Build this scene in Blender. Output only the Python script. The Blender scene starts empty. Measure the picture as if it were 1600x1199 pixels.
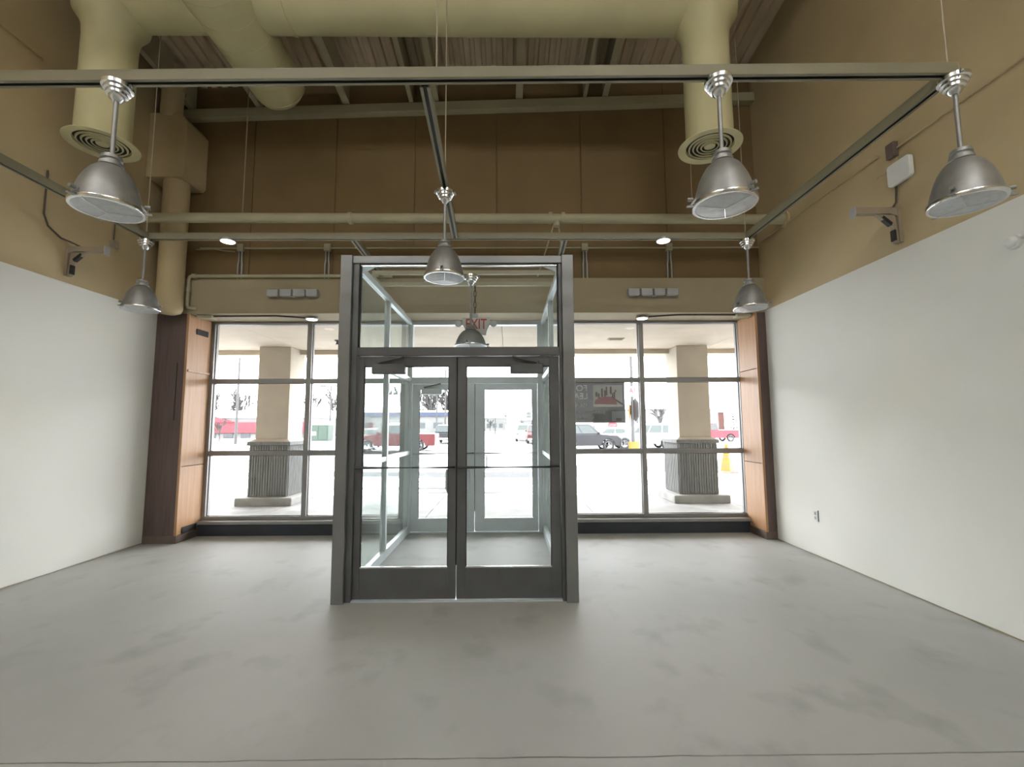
import bpy, bmesh, math, random
from mathutils import Vector, Matrix
random.seed(7)
S = bpy.context.scene
COL = S.collection
PI = math.pi

# ------------------------------------------------------------------ camera, sky, exposure
PITCH, YAW, ROLL, FPX, EYE = math.radians(5.35), math.radians(0.5), math.radians(-0.28), 712.0, 1.52
fwd = Vector((math.sin(YAW) * math.cos(PITCH), math.cos(YAW) * math.cos(PITCH), math.sin(PITCH)))
rt0 = Vector((math.cos(YAW), -math.sin(YAW), 0))
up0 = rt0.cross(fwd)
rt = rt0 * math.cos(ROLL) + up0 * math.sin(ROLL)
up = up0 * math.cos(ROLL) - rt0 * math.sin(ROLL)
cd = bpy.data.cameras.new('camera')
cam = bpy.data.objects.new('camera', cd)
COL.objects.link(cam)
cam.matrix_world = Matrix(((rt.x, up.x, -fwd.x, 0), (rt.y, up.y, -fwd.y, 0), (rt.z, up.z, -fwd.z, EYE), (0, 0, 0, 1)))
cd.sensor_fit = 'HORIZONTAL'
cd.sensor_width = 36.0
cd.lens = FPX / 1600 * 36.0
cd.clip_start, cd.clip_end = 0.05, 2000
S.camera = cam

SKY = 5.0
w = bpy.data.worlds.new('overcast_sky')
S.world = w
w.use_nodes = True
bg = w.node_tree.nodes['Background']
bg.inputs[0].default_value = (0.985, 0.985, 1.0, 1)
bg.inputs[1].default_value = SKY

FILL_L = 19.0          # radiance of the unseen fill tubes added behind the camera
S.cycles.adaptive_threshold = 0.05
S.cycles.max_bounces = 7
S.cycles.diffuse_bounces = 4
S.cycles.glossy_bounces = 3
S.cycles.transparent_max_bounces = 16
S.view_settings.view_transform = 'Standard'
S.view_settings.look = 'None'
S.view_settings.gamma = 1.0
S.view_settings.use_curve_mapping = False
S.view_settings.exposure = 1.28

# ------------------------------------------------------------------ materials
MATS = {}
def nodes_of(name):
    m = bpy.data.materials.new(name)
    m.use_nodes = True
    nt = m.node_tree
    return m, nt, nt.nodes['Principled BSDF']
def mat(name, c1, c2=None, rough=0.6, metal=0.0, scale=6.0, stretch=(1, 1, 1), bump=0.0, bscale=None, detail=4.0, lo=0.35, hi=0.65, spec=0.5, c3=None, scale3=1.0, lo3=.45, hi3=.65):
    """noise-mottled material: c1..c2 by one noise, an optional c3 by a second, optional fine relief"""
    m, nt, b = nodes_of(name)
    N, L = nt.nodes, nt.links
    b.inputs['Roughness'].default_value = rough
    b.inputs['Metallic'].default_value = metal
    b.inputs['Specular IOR Level'].default_value = spec
    tc = N.new('ShaderNodeTexCoord')
    mp = N.new('ShaderNodeMapping'); mp.inputs['Scale'].default_value = stretch
    L.new(tc.outputs['Object'], mp.inputs['Vector'])
    if c2 is None: c2 = tuple(x * 0.93 for x in c1)
    n = N.new('ShaderNodeTexNoise'); n.inputs['Scale'].default_value = scale; n.inputs['Detail'].default_value = detail
    L.new(mp.outputs[0], n.inputs['Vector'])
    r = N.new('ShaderNodeMapRange'); r.inputs[1].default_value = lo; r.inputs[2].default_value = hi
    L.new(n.outputs['Fac'], r.inputs[0])
    mx = N.new('ShaderNodeMix'); mx.data_type = 'RGBA'
    mx.inputs[6].default_value = (*c1, 1); mx.inputs[7].default_value = (*c2, 1)
    L.new(r.outputs[0], mx.inputs[0])
    out = mx.outputs[2]
    if c3 is not None:
        n3 = N.new('ShaderNodeTexNoise'); n3.inputs['Scale'].default_value = scale3; n3.inputs['Detail'].default_value = 6
        L.new(mp.outputs[0], n3.inputs['Vector'])
        r3 = N.new('ShaderNodeMapRange'); r3.inputs[1].default_value = lo3; r3.inputs[2].default_value = hi3
        L.new(n3.outputs['Fac'], r3.inputs[0])
        m3 = N.new('ShaderNodeMix'); m3.data_type = 'RGBA'
        L.new(r3.outputs[0], m3.inputs[0]); L.new(out, m3.inputs[6]); m3.inputs[7].default_value = (*c3, 1)
        out = m3.outputs[2]
    L.new(out, b.inputs['Base Color'])
    if bump:
        nb = N.new('ShaderNodeTexNoise'); nb.inputs['Scale'].default_value = bscale or scale * 4; nb.inputs['Detail'].default_value = 5
        L.new(mp.outputs[0], nb.inputs['Vector'])
        bp = N.new('ShaderNodeBump'); bp.inputs['Strength'].default_value = bump; bp.inputs['Distance'].default_value = 0.02
        L.new(nb.outputs['Fac'], bp.inputs['Height']); L.new(bp.outputs[0], b.inputs['Normal'])
    MATS[name] = m
    return m
def glass(name, tint, haze=0.03, hazecol=(.8, .85, .83), gloss=0.9):
    m = bpy.data.materials.new(name); m.use_nodes = True
    nt = m.node_tree; N, L = nt.nodes, nt.links
    N.remove(N['Principled BSDF'])
    out = N['Material Output']
    tr = N.new('ShaderNodeBsdfTransparent'); tr.inputs[0].default_value = (*tint, 1)
    gl = N.new('ShaderNodeBsdfGlossy'); gl.inputs['Roughness'].default_value = 0.03; gl.inputs[0].default_value = (gloss, gloss, gloss, 1)
    df = N.new('ShaderNodeBsdfDiffuse'); df.inputs[0].default_value = (*hazecol, 1)
    fr = N.new('ShaderNodeFresnel'); fr.inputs[0].default_value = 1.45
    tc = N.new('ShaderNodeTexCoord'); no = N.new('ShaderNodeTexNoise'); no.inputs['Scale'].default_value = 2.2; no.inputs['Detail'].default_value = 7
    L.new(tc.outputs['Object'], no.inputs['Vector'])
    rg = N.new('ShaderNodeMapRange'); rg.inputs[1].default_value = .42; rg.inputs[2].default_value = .75
    rg.inputs[3].default_value = haze * .4; rg.inputs[4].default_value = haze * 2.2
    L.new(no.outputs['Fac'], rg.inputs[0])
    a = N.new('ShaderNodeMixShader'); b = N.new('ShaderNodeMixShader')
    L.new(rg.outputs[0], a.inputs[0]); L.new(tr.outputs[0], a.inputs[1]); L.new(df.outputs[0], a.inputs[2])
    ge = N.new('ShaderNodeNewGeometry'); iv = N.new('ShaderNodeMath'); iv.operation = 'SUBTRACT'; iv.inputs[0].default_value = 1.0
    ml = N.new('ShaderNodeMath'); ml.operation = 'MULTIPLY'       # reflect on the entry face only
    L.new(ge.outputs['Backfacing'], iv.inputs[1]); L.new(fr.outputs[0], ml.inputs[0]); L.new(iv.outputs[0], ml.inputs[1])
    L.new(ml.outputs[0], b.inputs[0]); L.new(a.outputs[0], b.inputs[1]); L.new(gl.outputs[0], b.inputs[2])
    L.new(b.outputs[0], out.inputs[0])
    MATS[name] = m
    return m
def emit(name, col, st):
    m, nt, b = nodes_of(name)
    b.inputs['Base Color'].default_value = (*col, 1)
    b.inputs['Emission Color'].default_value = (*col, 1)
    b.inputs['Emission Strength'].default_value = st
    MATS[name] = m
    return m

mat('drywall', (0.845, 0.84, 0.8), (0.8, 0.797, 0.755), .85, scale=.55, c3=(.845, .82, .735), scale3=.8, lo3=.55, hi3=.78, bump=.03, bscale=40)
mat('tan_paint', (0.56, 0.445, 0.262), (0.4928, 0.3916, 0.2306), .75, scale=1.2, bump=.04, bscale=60)
mat('header_hazed', (.37, .31, .20), (.345, .288, .185), .75, scale=1.2)  # tan wall paint greyed down to put haze into the colour
mat('tan_shaded', (0.22, 0.148, 0.062), (0.1936, 0.1302, 0.0546), .75, scale=1.0, bump=.04, bscale=60)  # side walls' tan, darkened to paint in the front wall's weaker light
mat('cream_paint', (0.44, 0.41, 0.275), (0.3872, 0.3608, 0.242), .55, scale=2.0)
mat('track_paint', (.25, .228, .15), (.23, .21, .138), .55, scale=2.0)
mat('duct_paint', (0.68, 0.635, 0.38), (0.5984, 0.5588, 0.3344), .5, scale=1.5)
mat('deck_paint', (0.72, 0.585, 0.42), (0.6336, 0.5148, 0.3696), .7, scale=3)
mat('concrete', (0.465, 0.473, 0.458), (0.395, 0.402, 0.39), .62, scale=.7, detail=8, c3=(.31, .318, .302), scale3=2.6, lo3=.55, hi3=.8, bump=.05, bscale=25, stretch=(1, .8, 1))
mat('joint_filler', (.16, .16, .15), rough=.9)
mat('aluminium', (0.29, 0.298, 0.3), (0.2552, 0.2622, 0.264), .42, .55, scale=3)
mat('aluminium_lit', (0.72, 0.775, 0.81), (0.66, 0.71, 0.74), .4, .4, scale=3)  # aluminium with the vestibule's brighter, bluer light put into the colour
mat('door_metal_backlit', (0.165, 0.172, 0.177), (0.14, 0.146, 0.15), .45, .5, scale=4)  # dark base paints in the backlit look of the inner frames
mat('bright_metal', (.75, .76, .76), rough=.22, metal=1.0)
mat('lamp_metal', (.36, .365, .36), (.31, .315, .31), .48, .6, scale=14)
mat('window_frame', (.34, .335, .325), (.30, .297, .29), .42, .4, scale=3)
mat('gasket', (.02, .02, .02), rough=.6)
mat('dark_cavity', (.03, .03, .032), rough=.8)
mat('kick_panel', (.045, .05, .065), (.035, .04, .05), .5, scale=3)  # blue-black base has the panel's shadow and bluish flare in it
mat('oak_shaded', (0.14, 0.093, 0.082), (0.105, 0.07, 0.063), .5, scale=3.0, stretch=(9, 9, .55), detail=9)  # pilaster oak darkened to paint in the shade on its front
mat('oak_lit', (.50, .29, .15), (.43, .235, .115), .45, scale=3.0, stretch=(9, 9, .55), detail=9)  # same oak, lighter and warmer to paint in the window light
mat('wood_base', (.17, .125, .10), (.13, .095, .08), .6, scale=5)
mat('plastic_white', (.80, .81, .80), rough=.4)
mat('plastic_grey', (.42, .42, .42), (.38, .38, .385), .5)
mat('bracket_paint', (.34, .28, .20), (.30, .25, .18), .6)
mat('exit_red', (.55, .05, .04), rough=.4)
mat('exit_body', (.70, .70, .68), rough=.45)
emit('puck_light', (1.0, .97, .9), 3.0)
emit('fill_tube', (1.0, .985, .96), FILL_L)
glass('window_glass', (.96, .965, .965), .014)
glass('door_glass', (.93, .945, .945), .03)
glass('side_glass', (.87, .92, .91), .10)
mat('lens_glass', (.62, .64, .66), (.55, .57, .59), .25, scale=30, bump=.25, bscale=60)
mat('soffit', (0.52, 0.455, 0.36), (0.4576, 0.4004, 0.3168), .8, scale=1.5)
mat('stucco', (0.45, 0.405, 0.335), (0.396, 0.3564, 0.2948), .9, scale=2, bump=.25, bscale=60)
mat('split_block', (0.19, 0.195, 0.19), (0.14, 0.144, 0.141), .9, scale=9, stretch=(3, 3, .4), bump=.6, bscale=22)
mat('plinth_stone', (.30, .30, .285), (.23, .23, .22), .9, scale=5, bump=.4, bscale=18)
mat('sidewalk', (0.27, 0.27, 0.263), (0.19, 0.19, 0.186), .8, scale=1.3, detail=7, c3=(.46, .47, .48), scale3=.9, lo3=.5, hi3=.7)
mat('snow', (.90, .91, .93), (.84, .85, .87), .9, scale=.25, detail=9, stretch=(.16, .95, 1), c3=(.05, .051, .053), scale3=1.0, lo3=.42, hi3=.57, bump=.5, bscale=1.6)
mat('clean_snow', (.88, .89, .91), (.82, .83, .85), .9, scale=2, bump=.3, bscale=5)
mat('tyre', (0.012, 0.012, 0.013), rough=.8)
mat('car_glass', (0.035, 0.05, 0.05), (0.0308, 0.044, 0.044), .2, scale=2)
mat('car_red', (0.085, 0.008, 0.011), rough=.25)
mat('car_dark', (0.016, 0.017, 0.022), (0.0141, 0.015, 0.0194), .3)
mat('car_white', (0.38, 0.4, 0.41), rough=.3)
mat('car_silver', (0.18, 0.2, 0.2), rough=.3, metal=.2)
mat('rim', (0.1, 0.103, 0.107), rough=.4, metal=.3)
mat('tail_red', (0.2, 0.012, 0.012), rough=.3)
mat('bright_red', (0.2, 0.015, 0.027), rough=.45)
mat('pink_red', (0.19, 0.022, 0.034), (0.1672, 0.0194, 0.0299), .6, scale=2)
mat('blue_band', (0.03, 0.04, 0.085), rough=.6)
mat('far_wall', (0.17, 0.168, 0.165), (0.1496, 0.1478, 0.1452), .9, scale=.3)
mat('far_brick', (0.075, 0.032, 0.025), (0.066, 0.0282, 0.022), .9, scale=1)
mat('far_window', (0.05, 0.06, 0.065), rough=.25)
mat('pole_metal', (0.05, 0.05, 0.051), rough=.6, metal=.1)
mat('yellow', (0.19, 0.11, 0.006), (0.1672, 0.0968, 0.0053), .55, scale=4)
mat('sign_yellow', (0.22, 0.11, 0.008), rough=.5)
mat('sign_white', (0.3, 0.29, 0.285), rough=.5)
mat('utility_green', (0.034, 0.06, 0.045), (0.0299, 0.0528, 0.0396), .6)
mat('bark', (0.025, 0.02, 0.018), (0.022, 0.0176, 0.0158), .9)
mat('frosted_bark', (0.06, 0.056, 0.055), (0.04, 0.037, 0.037), .9)
mat('needles', (0.014, 0.022, 0.018), (0.0123, 0.0194, 0.0158), .9)
def sheet(name, c, thru):
    """perforated vinyl: matt print with pin holes that let a little daylight straight through"""
    m = bpy.data.materials.new(name); m.use_nodes = True
    nt = m.node_tree; N, L = nt.nodes, nt.links
    N.remove(N['Principled BSDF'])
    d = N.new('ShaderNodeBsdfDiffuse'); t = N.new('ShaderNodeBsdfTransparent'); x = N.new('ShaderNodeMixShader')
    no = N.new('ShaderNodeTexNoise'); no.inputs['Scale'].default_value = 9
    mx = N.new('ShaderNodeMix'); mx.data_type = 'RGBA'; mx.inputs[6].default_value = (*c, 1); mx.inputs[7].default_value = (*[k * .88 for k in c], 1)
    L.new(no.outputs['Fac'], mx.inputs[0]); L.new(mx.outputs[2], d.inputs[0])
    x.inputs[0].default_value = thru
    L.new(d.outputs[0], x.inputs[1]); L.new(t.outputs[0], x.inputs[2]); L.new(x.outputs[0], N['Material Output'].inputs[0])
    MATS[name] = m
sheet('banner', (.20, .20, .21), .007)
mat('banner_print', (.66, .67, .66), rough=.8); mat('banner_letter', (.90, .91, .90), rough=.8); mat('banner_red', (.50, .27, .28), (.46, .25, .26), .8)
mat('banner_dim', (.58, .56, .55), rough=.8); mat('banner_blue', (.40, .43, .47), rough=.8); mat('banner_bar', (.25, .20, .21), rough=.8)
mat('wire', (.10, .085, .07), rough=.7)
mat('cable_tan', (.42, .36, .26), rough=.6)

# ------------------------------------------------------------------ mesh helpers
class MB:
    def __init__(s): s.v, s.f = [], []
    def add(s, vs, fs):
        o = len(s.v); s.v += [tuple(p) for p in vs]; s.f += [tuple(i + o for i in f) for f in fs]; return s
    def box(s, x0, x1, y0, y1, z0, z1):
        if x0 > x1: x0, x1 = x1, x0
        if y0 > y1: y0, y1 = y1, y0
        if z0 > z1: z0, z1 = z1, z0
        return s.add([(x0, y0, z0), (x1, y0, z0), (x1, y1, z0), (x0, y1, z0), (x0, y0, z1), (x1, y0, z1), (x1, y1, z1), (x0, y1, z1)],
                     [(0, 3, 2, 1), (4, 5, 6, 7), (0, 1, 5, 4), (1, 2, 6, 5), (2, 3, 7, 6), (3, 0, 4, 7)])
    def hexa(s, b, t):      # four bottom corners (ccw from above) and four top corners
        return s.add(list(b) + list(t), [(0, 3, 2, 1), (4, 5, 6, 7), (0, 1, 5, 4), (1, 2, 6, 5), (2, 3, 7, 6), (3, 0, 4, 7)])
    def bar(s, p, q, w, h, dz=0.0, dw=0.0):   # box of width w, height h along p->q; dz up, dw sideways offsets
        p, q = Vector(p), Vector(q); d = (q - p).normalized()
        ref = Vector((0, 0, 1)) if abs(d.z) < .95 else Vector((0, 1, 0))
        sd = d.cross(ref).normalized(); u = sd.cross(d)
        o = sd * dw + u * dz
        c = [(-w / 2, -h / 2), (w / 2, -h / 2), (w / 2, h / 2), (-w / 2, h / 2)]
        vs = [p + o + sd * a + u * b for a, b in c] + [q + o + sd * a + u * b for a, b in c]
        return s.add(vs, [(0, 1, 2, 3), (7, 6, 5, 4), (1, 0, 4, 5), (2, 1, 5, 6), (3, 2, 6, 7), (0, 3, 7, 4)])
    def cyl(s, p, q, r, n=16, r2=None, caps=True):
        p, q = Vector(p), Vector(q); d = (q - p).normalized()
        ref = Vector((0, 0, 1)) if abs(d.z) < .9 else Vector((1, 0, 0))
        a = d.cross(ref).normalized(); b = d.cross(a)
        r2 = r if r2 is None else r2
        vs = []
        for c, rr in ((p, r), (q, r2)):
            for i in range(n):
                t = 2 * PI * i / n
                vs.append(c + a * math.cos(t) * rr + b * math.sin(t) * rr)
        fs = [(i, i + n, (i + 1) % n + n, (i + 1) % n) for i in range(n)]
        if caps: fs += [tuple(range(n)), tuple(range(2 * n - 1, n - 1, -1))]
        return s.add(vs, fs)
    def tube(s, pts, r, n=10, caps=True):
        pts = [Vector(p) for p in pts]
        vs = []; a = None
        for i, p in enumerate(pts):
            t = ((pts[i] - pts[i - 1]).normalized() if i else Vector()) + ((pts[i + 1] - pts[i]).normalized() if i < len(pts) - 1 else Vector())
            t = t.normalized()
            if a is None:
                ref = Vector((0, 0, 1)) if abs(t.z) < .9 else Vector((1, 0, 0))
                a = t.cross(ref).normalized()
            else:
                a = (a - t * a.dot(t)).normalized()
            b = t.cross(a)
            for k in range(n):
                g = 2 * PI * k / n
                vs.append(p + a * math.cos(g) * r + b * math.sin(g) * r)
        fs = []
        for i in range(len(pts) - 1):
            for k in range(n):
                fs.append((i * n + k, i * n + (k + 1) % n, (i + 1) * n + (k + 1) % n, (i + 1) * n + k))
        if caps: fs += [tuple(range(n - 1, -1, -1)), tuple(range((len(pts) - 1) * n, len(pts) * n))]
        return s.add(vs, fs)
    def lathe(s, prof, c=(0, 0, 0), n=32, axis='z'):
        vs = []
        for r, z in prof:
            for i in range(n):
                t = 2 * PI * i / n
                p = (r * math.cos(t), r * math.sin(t), z)
                if axis == 'y': p = (p[0], p[2], p[1])
                if axis == 'x': p = (p[2], p[0], p[1])
                vs.append((p[0] + c[0], p[1] + c[1], p[2] + c[2]))
        fs = []
        for j in range(len(prof) - 1):
            for i in range(n):
                fs.append((j * n + i, j * n + (i + 1) % n, (j + 1) * n + (i + 1) % n, (j + 1) * n + i))
        return s.add(vs, fs)
    def prism(s, poly, axis, a, b):     # polygon in the plane across `axis`, from a to b
        def P(u, v, t): return {'x': (t, u, v), 'y': (u, t, v), 'z': (u, v, t)}[axis]
        n = len(poly)
        vs = [P(u, v, a) for u, v in poly] + [P(u, v, b) for u, v in poly]
        fs = [tuple(range(n)), tuple(range(2 * n - 1, n - 1, -1))] + [(i, i + n, (i + 1) % n + n, (i + 1) % n) for i in range(n)]
        return s.add(vs, fs)
    def mesh(s, name, m, off=(0, 0, 0), smooth=None):
        me = bpy.data.meshes.new(name)
        me.from_pydata([(x - off[0], y - off[1], z - off[2]) for x, y, z in s.v], [], s.f)
        bm = bmesh.new(); bm.from_mesh(me)
        bmesh.ops.recalc_face_normals(bm, faces=bm.faces)
        bm.to_mesh(me); bm.free()
        me.materials.append(MATS[m])
        if smooth:
            me.shade_smooth(); me.set_sharp_from_angle(angle=math.radians(smooth))
        return me
ORG = {}
def obj(name, mb, m, parent=None, smooth=None, bevel=0.0):
    """ONE mesh object; vertices are given in scene coordinates (or in the local frame of a root at the origin)"""
    if parent is None:
        xs = [v[0] for v in mb.v]; ys = [v[1] for v in mb.v]; zs = [v[2] for v in mb.v]
        off = ((min(xs) + max(xs)) / 2, (min(ys) + max(ys)) / 2, min(zs))
    else: off = ORG[parent.name]
    o = bpy.data.objects.new(name, mb.mesh(name, m, off, smooth))
    COL.objects.link(o)
    if parent is None: o.location = off
    else: o.parent = parent
    ORG[o.name] = off
    if bevel:
        md = o.modifiers.new('bevel', 'BEVEL'); md.width = bevel; md.segments = 2; md.limit_method = 'ANGLE'
    return o
def tag(o, label, cat, group=None):
    o['label'] = label; o['category'] = cat
    if group: o['group'] = group
    return o
def thing(name, label, cat, loc=(0, 0, 0), group=None):
    o = bpy.data.objects.new(name, None); COL.objects.link(o); o.location = loc; o.empty_display_size = .1
    ORG[o.name] = tuple(loc)
    return tag(o, label, cat, group)
def struct(o, label=None, cat=None):
    o['kind'] = 'structure'
    if label: o['label'] = label; o['category'] = cat
    return o
def sroot(name, label, cat, loc=(0, 0, 0)):
    o = thing(name, label, cat, loc); o['kind'] = 'structure'; return o
def dup(root, loc, rotz=None, label=None, group=None):
    r = root.copy(); COL.objects.link(r); r.location = loc
    if rotz is not None: r.rotation_euler = (0, 0, rotz)
    if label: r['label'] = label
    if group: r['group'] = group
    for ch in root.children:
        c = ch.copy(); COL.objects.link(c); c.parent = r
        for g in ch.children:
            d = g.copy(); COL.objects.link(d); d.parent = c
    return r
def text(name, body, size, loc, rot, m, parent, ext=0.002, align='CENTER', sx=1.0, bold=0.0):
    cu = bpy.data.curves.new(name, 'FONT'); cu.body = body; cu.size = size; cu.extrude = ext; cu.align_x = align; cu.align_y = 'CENTER'; cu.offset = bold
    t = bpy.data.objects.new(name, cu); COL.objects.link(t)
    bpy.context.view_layer.update()
    me = bpy.data.meshes.new_from_object(t.evaluated_get(bpy.context.evaluated_depsgraph_get()))
    bpy.data.objects.remove(t)
    me.materials.clear(); me.materials.append(MATS[m])
    o = bpy.data.objects.new(name, me); COL.objects.link(o)
    o.parent = parent
    og = ORG[parent.name]
    o.location = (loc[0] - og[0], loc[1] - og[1], loc[2] - og[2]); o.rotation_euler = rot; o.scale = (sx, 1, 1)
    return o

# ------------------------------------------------------------------ the room
XL, XR, YB, YF, YR = -4.84, 3.60, 6.20, 6.74, -12.0      # walls, bulkhead face, window plane, rear wall
YU = 6.30                                               # upper front wall face
TOPW = 3.105                                            # top of the white wallboard
def deck_z(x, y=6.30): return 6.70 + .045 * x + .12 * (6.30 - y)
JOINT = 2.247

fl = sroot('floor', 'bare grey concrete shop floor with a straight cut joint', 'floor')
jb = MB()
n = 60
def jline(off):
    random.seed(3)
    return [(XL + (XR - XL) * i / n, JOINT + off + random.uniform(-.004, .004)) for i in range(n + 1)]
def slab(poly): return MB().prism(poly, 'z', -.12, 0)
lo, hi = jline(-.004), jline(.004)
obj('slab', slab([(XL - .3, YR)] + [(XL - .3, lo[0][1])] + lo + [(XR + .3, lo[-1][1]), (XR + .3, YR)]), 'concrete', fl)
obj('slab', slab([(XL - .3, 6.9), (XR + .3, 6.9), (XR + .3, hi[-1][1])] + hi[::-1] + [(XL - .3, hi[0][1])]), 'concrete', fl)
obj('joint_filler', MB().box(XL, XR, JOINT - .02, JOINT + .02, -.1, -.006), 'joint_filler', fl)

def side_wall(name, side, label):
    x = XL if side < 0 else XR
    r = sroot(name, label, 'wall', (x, 0, 0))
    obj('painted_wall', MB().box(x, x + side * .25, YR, 6.9, 0, 9.4), 'tan_paint', r)
    # wallboard skin, proud of the painted wall and held a finger above the slab
    random.seed(11 + side)
    N = 46
    pr = []
    y0, y1 = YR, YB - .002
    for i in range(N + 1):
        pr.append((y0 + (y1 - y0) * i / N, .012 + random.uniform(-.005, .007)))
    poly = pr + [(y1, TOPW), (y0, TOPW)]
    obj('wallboard', MB().prism(poly, 'x', x, x - side * .016), 'drywall', r)
    return r
wl = side_wall('wall_left', -1, 'left wall of white wallboard under tan paint')
wr = side_wall('wall_right', 1, 'right wall of white wallboard under tan paint')
obj('ledge', MB().box(XL, XL + .03, YR, 4.42, 5.35, 5.38), 'tan_paint', wl)

wf = sroot('wall_front', 'high tan front wall with panel seams above the shop windows', 'wall', (0, YU, 0))
seams = [XL, -3.66, -2.477, -1.335, -.153, 1.069, 2.296, XR]
for a, b in zip(seams[:-1], seams[1:]):
    g = .006
    obj('panel', MB().prism([(a + g, 3.5), (b - g, 3.5), (b - g, deck_z(b) - .02), (a + g, deck_z(a) - .02)], 'y', YU, YU + .05), 'tan_shaded', wf, bevel=.004)
obj('backing', MB().box(XL, XR, YU + .015, YU + .42, 3.10, 7.1), 'tan_shaded', wf)
# ledger beam on the wall, rising to the right
def bz(x): return 6.10 + .034 * x
obj('ledger_beam', MB().prism([(XL, bz(XL)), (XR, bz(XR)), (XR, bz(XR) + .13), (XL, bz(XL) + .13)], 'y', YU - .12, YU), 'cream_paint', wf, bevel=.005)

bh = sroot('wall_header', 'tan boxed header running above the shop windows', 'wall', (0, YB, 3.0))
obj('header_box', MB().box(XL, XR, YB, YF + .25, 3.085, 3.58), 'header_hazed', bh, bevel=.004)

obj('wall_back', MB().box(XL - .3, XR + .3, YR - .25, YR, 0, 9.4), 'drywall')
struct(bpy.data.objects['wall_back'], 'plain white rear wall of the shop', 'wall')

# ceiling: ribbed metal deck on joists, falling to the left
ce = sroot('ceiling', 'brown painted ribbed metal roof deck on steel joists', 'ceiling', (0, 0, 6.5))
dk = MB()
x = XL - .1; prof = []
while x < XR + .2:
    z = deck_z(x)
    prof += [(x, z), (x + .075, z), (x + .09, z + .04), (x + .135, z + .04)]
    x += .15
vs = []; fs = []
for y in (YR - .1, YU + .05):
    vs += [(px, y, pz + .12 * (6.30 - y)) for px, pz in prof]
k = len(prof)
fs = [(i, i + 1, k + i + 1, k + i) for i in range(k - 1)]
dk.add(vs, fs)
obj('roof_deck', dk, 'deck_paint', ce)
def rc4(dz): return [(px, py, deck_z(px, py) + dz) for px, py in ((XL - .3, YR - .3), (XR + .3, YR - .3), (XR + .3, 7.0), (XL - .3, 7.0))]
obj('roof_top', MB().hexa(rc4(.1), rc4(.3)), 'deck_paint', ce)
for jx, wd in ((-4.55, .07), (-3.579, .07), (-2.319, .10), (-1.383, .06), (-1.026, .085), (.179, .10), (1.133, .05), (1.427, .08), (2.75, .09)):
    z0 = bz(jx) + .13
    def jq(x0, x1, a0, a1):
        yy = (YR, YU - .01)
        bq = [(x0, yy[0]), (x1, yy[0]), (x1, yy[1]), (x0, yy[1])]
        return MB().hexa([(px, py, a0(py)) for px, py in bq], [(px, py, a1(py)) for px, py in bq])
    sl = lambda y: .12 * (YU - y)
    m = jq(jx - wd / 2, jx + wd / 2, lambda y: z0 + sl(y), lambda y: z0 + .02 + sl(y))
    w2 = jq(jx - .012, jx + .012, lambda y: z0 + .02 + sl(y), lambda y: deck_z(jx, y) + .005)
    m.add(w2.v, w2.f)
    obj('joist', m, 'cream_paint', ce)

# ------------------------------------------------------------------ shop-front windows
ZT, ZM1, ZM2, ZS = 3.045, 2.196, 1.146, .235
def window(name, label, xs, x_end_posts):
    r = sroot(name, label, 'window', (sum(xs) / len(xs), YF, 0))
    fw = .07
    for i, x in enumerate(xs):
        obj('mullion', MB().box(x - fw / 2, x + fw / 2, YF - .05, YF + .06, ZS - .03, ZT + .05), 'window_frame', r, bevel=.003)
    for a, b in zip(xs[:-1], xs[1:]):
        a2, b2 = a + fw / 2, b - fw / 2
        zs = [ZS, ZM2, ZM1, ZT]
        for j, z in enumerate(zs):
            h = .065 if 0 < j < 3 else .05
            zz = z if j < 3 else z + .03
            if j == 0: zz = z - .005
            obj('cross_bar', MB().box(a2, b2, YF - .045, YF + .055, zz - h / 2, zz + h / 2), 'window_frame', r, bevel=.003)
        for z0, z1 in zip(zs[:-1], zs[1:]):
            p = obj('pane', MB().box(a2 - .005, b2 + .005, YF + .004, YF + .010, z0 + .015, z1 - .005 if z1 < 3 else z1 + .01), 'window_glass', r)
            g = MB()
            zz0, zz1 = z0 + (.032 if z0 > .5 else .020), (z1 - .032 if z1 < 3 else z1 + .006)
            for (u0, u1, v0, v1) in ((a2, a2 + .006, zz0, zz1), (b2 - .006, b2, zz0, zz1), (a2, b2, zz0, zz0 + .006), (a2, b2, zz1 - .006, zz1)):
                g.box(u0, u1, YF - .012, YF + .003, v0, v1)
            obj('gasket', g, 'gasket', p)
    x0, x1 = min(xs), max(xs)
    obj('sill', MB().box(x0 - .03, x1 + .03, YF - .16, YF + .07, ZS - .075, ZS - .03), 'window_frame', r, bevel=.004)
    obj('kick_panel', MB().box(x0 - .03, x1 + .03, YF - .13, YF + .07, 0, ZS - .075), 'kick_panel', r)
    obj('head_trim', MB().box(x0 - .03, x1 + .03, YF - .05, YF + .06, ZT + .05, 3.087), 'window_frame', r)
    return r
window('window_1', 'left shop window of six panes looking onto a pillar', [-4.375, -2.94, -1.545], None)
window('window_2', 'right shop window of six panes with a dark banner on the glass', [.625, 1.985, 3.468], None)

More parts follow.
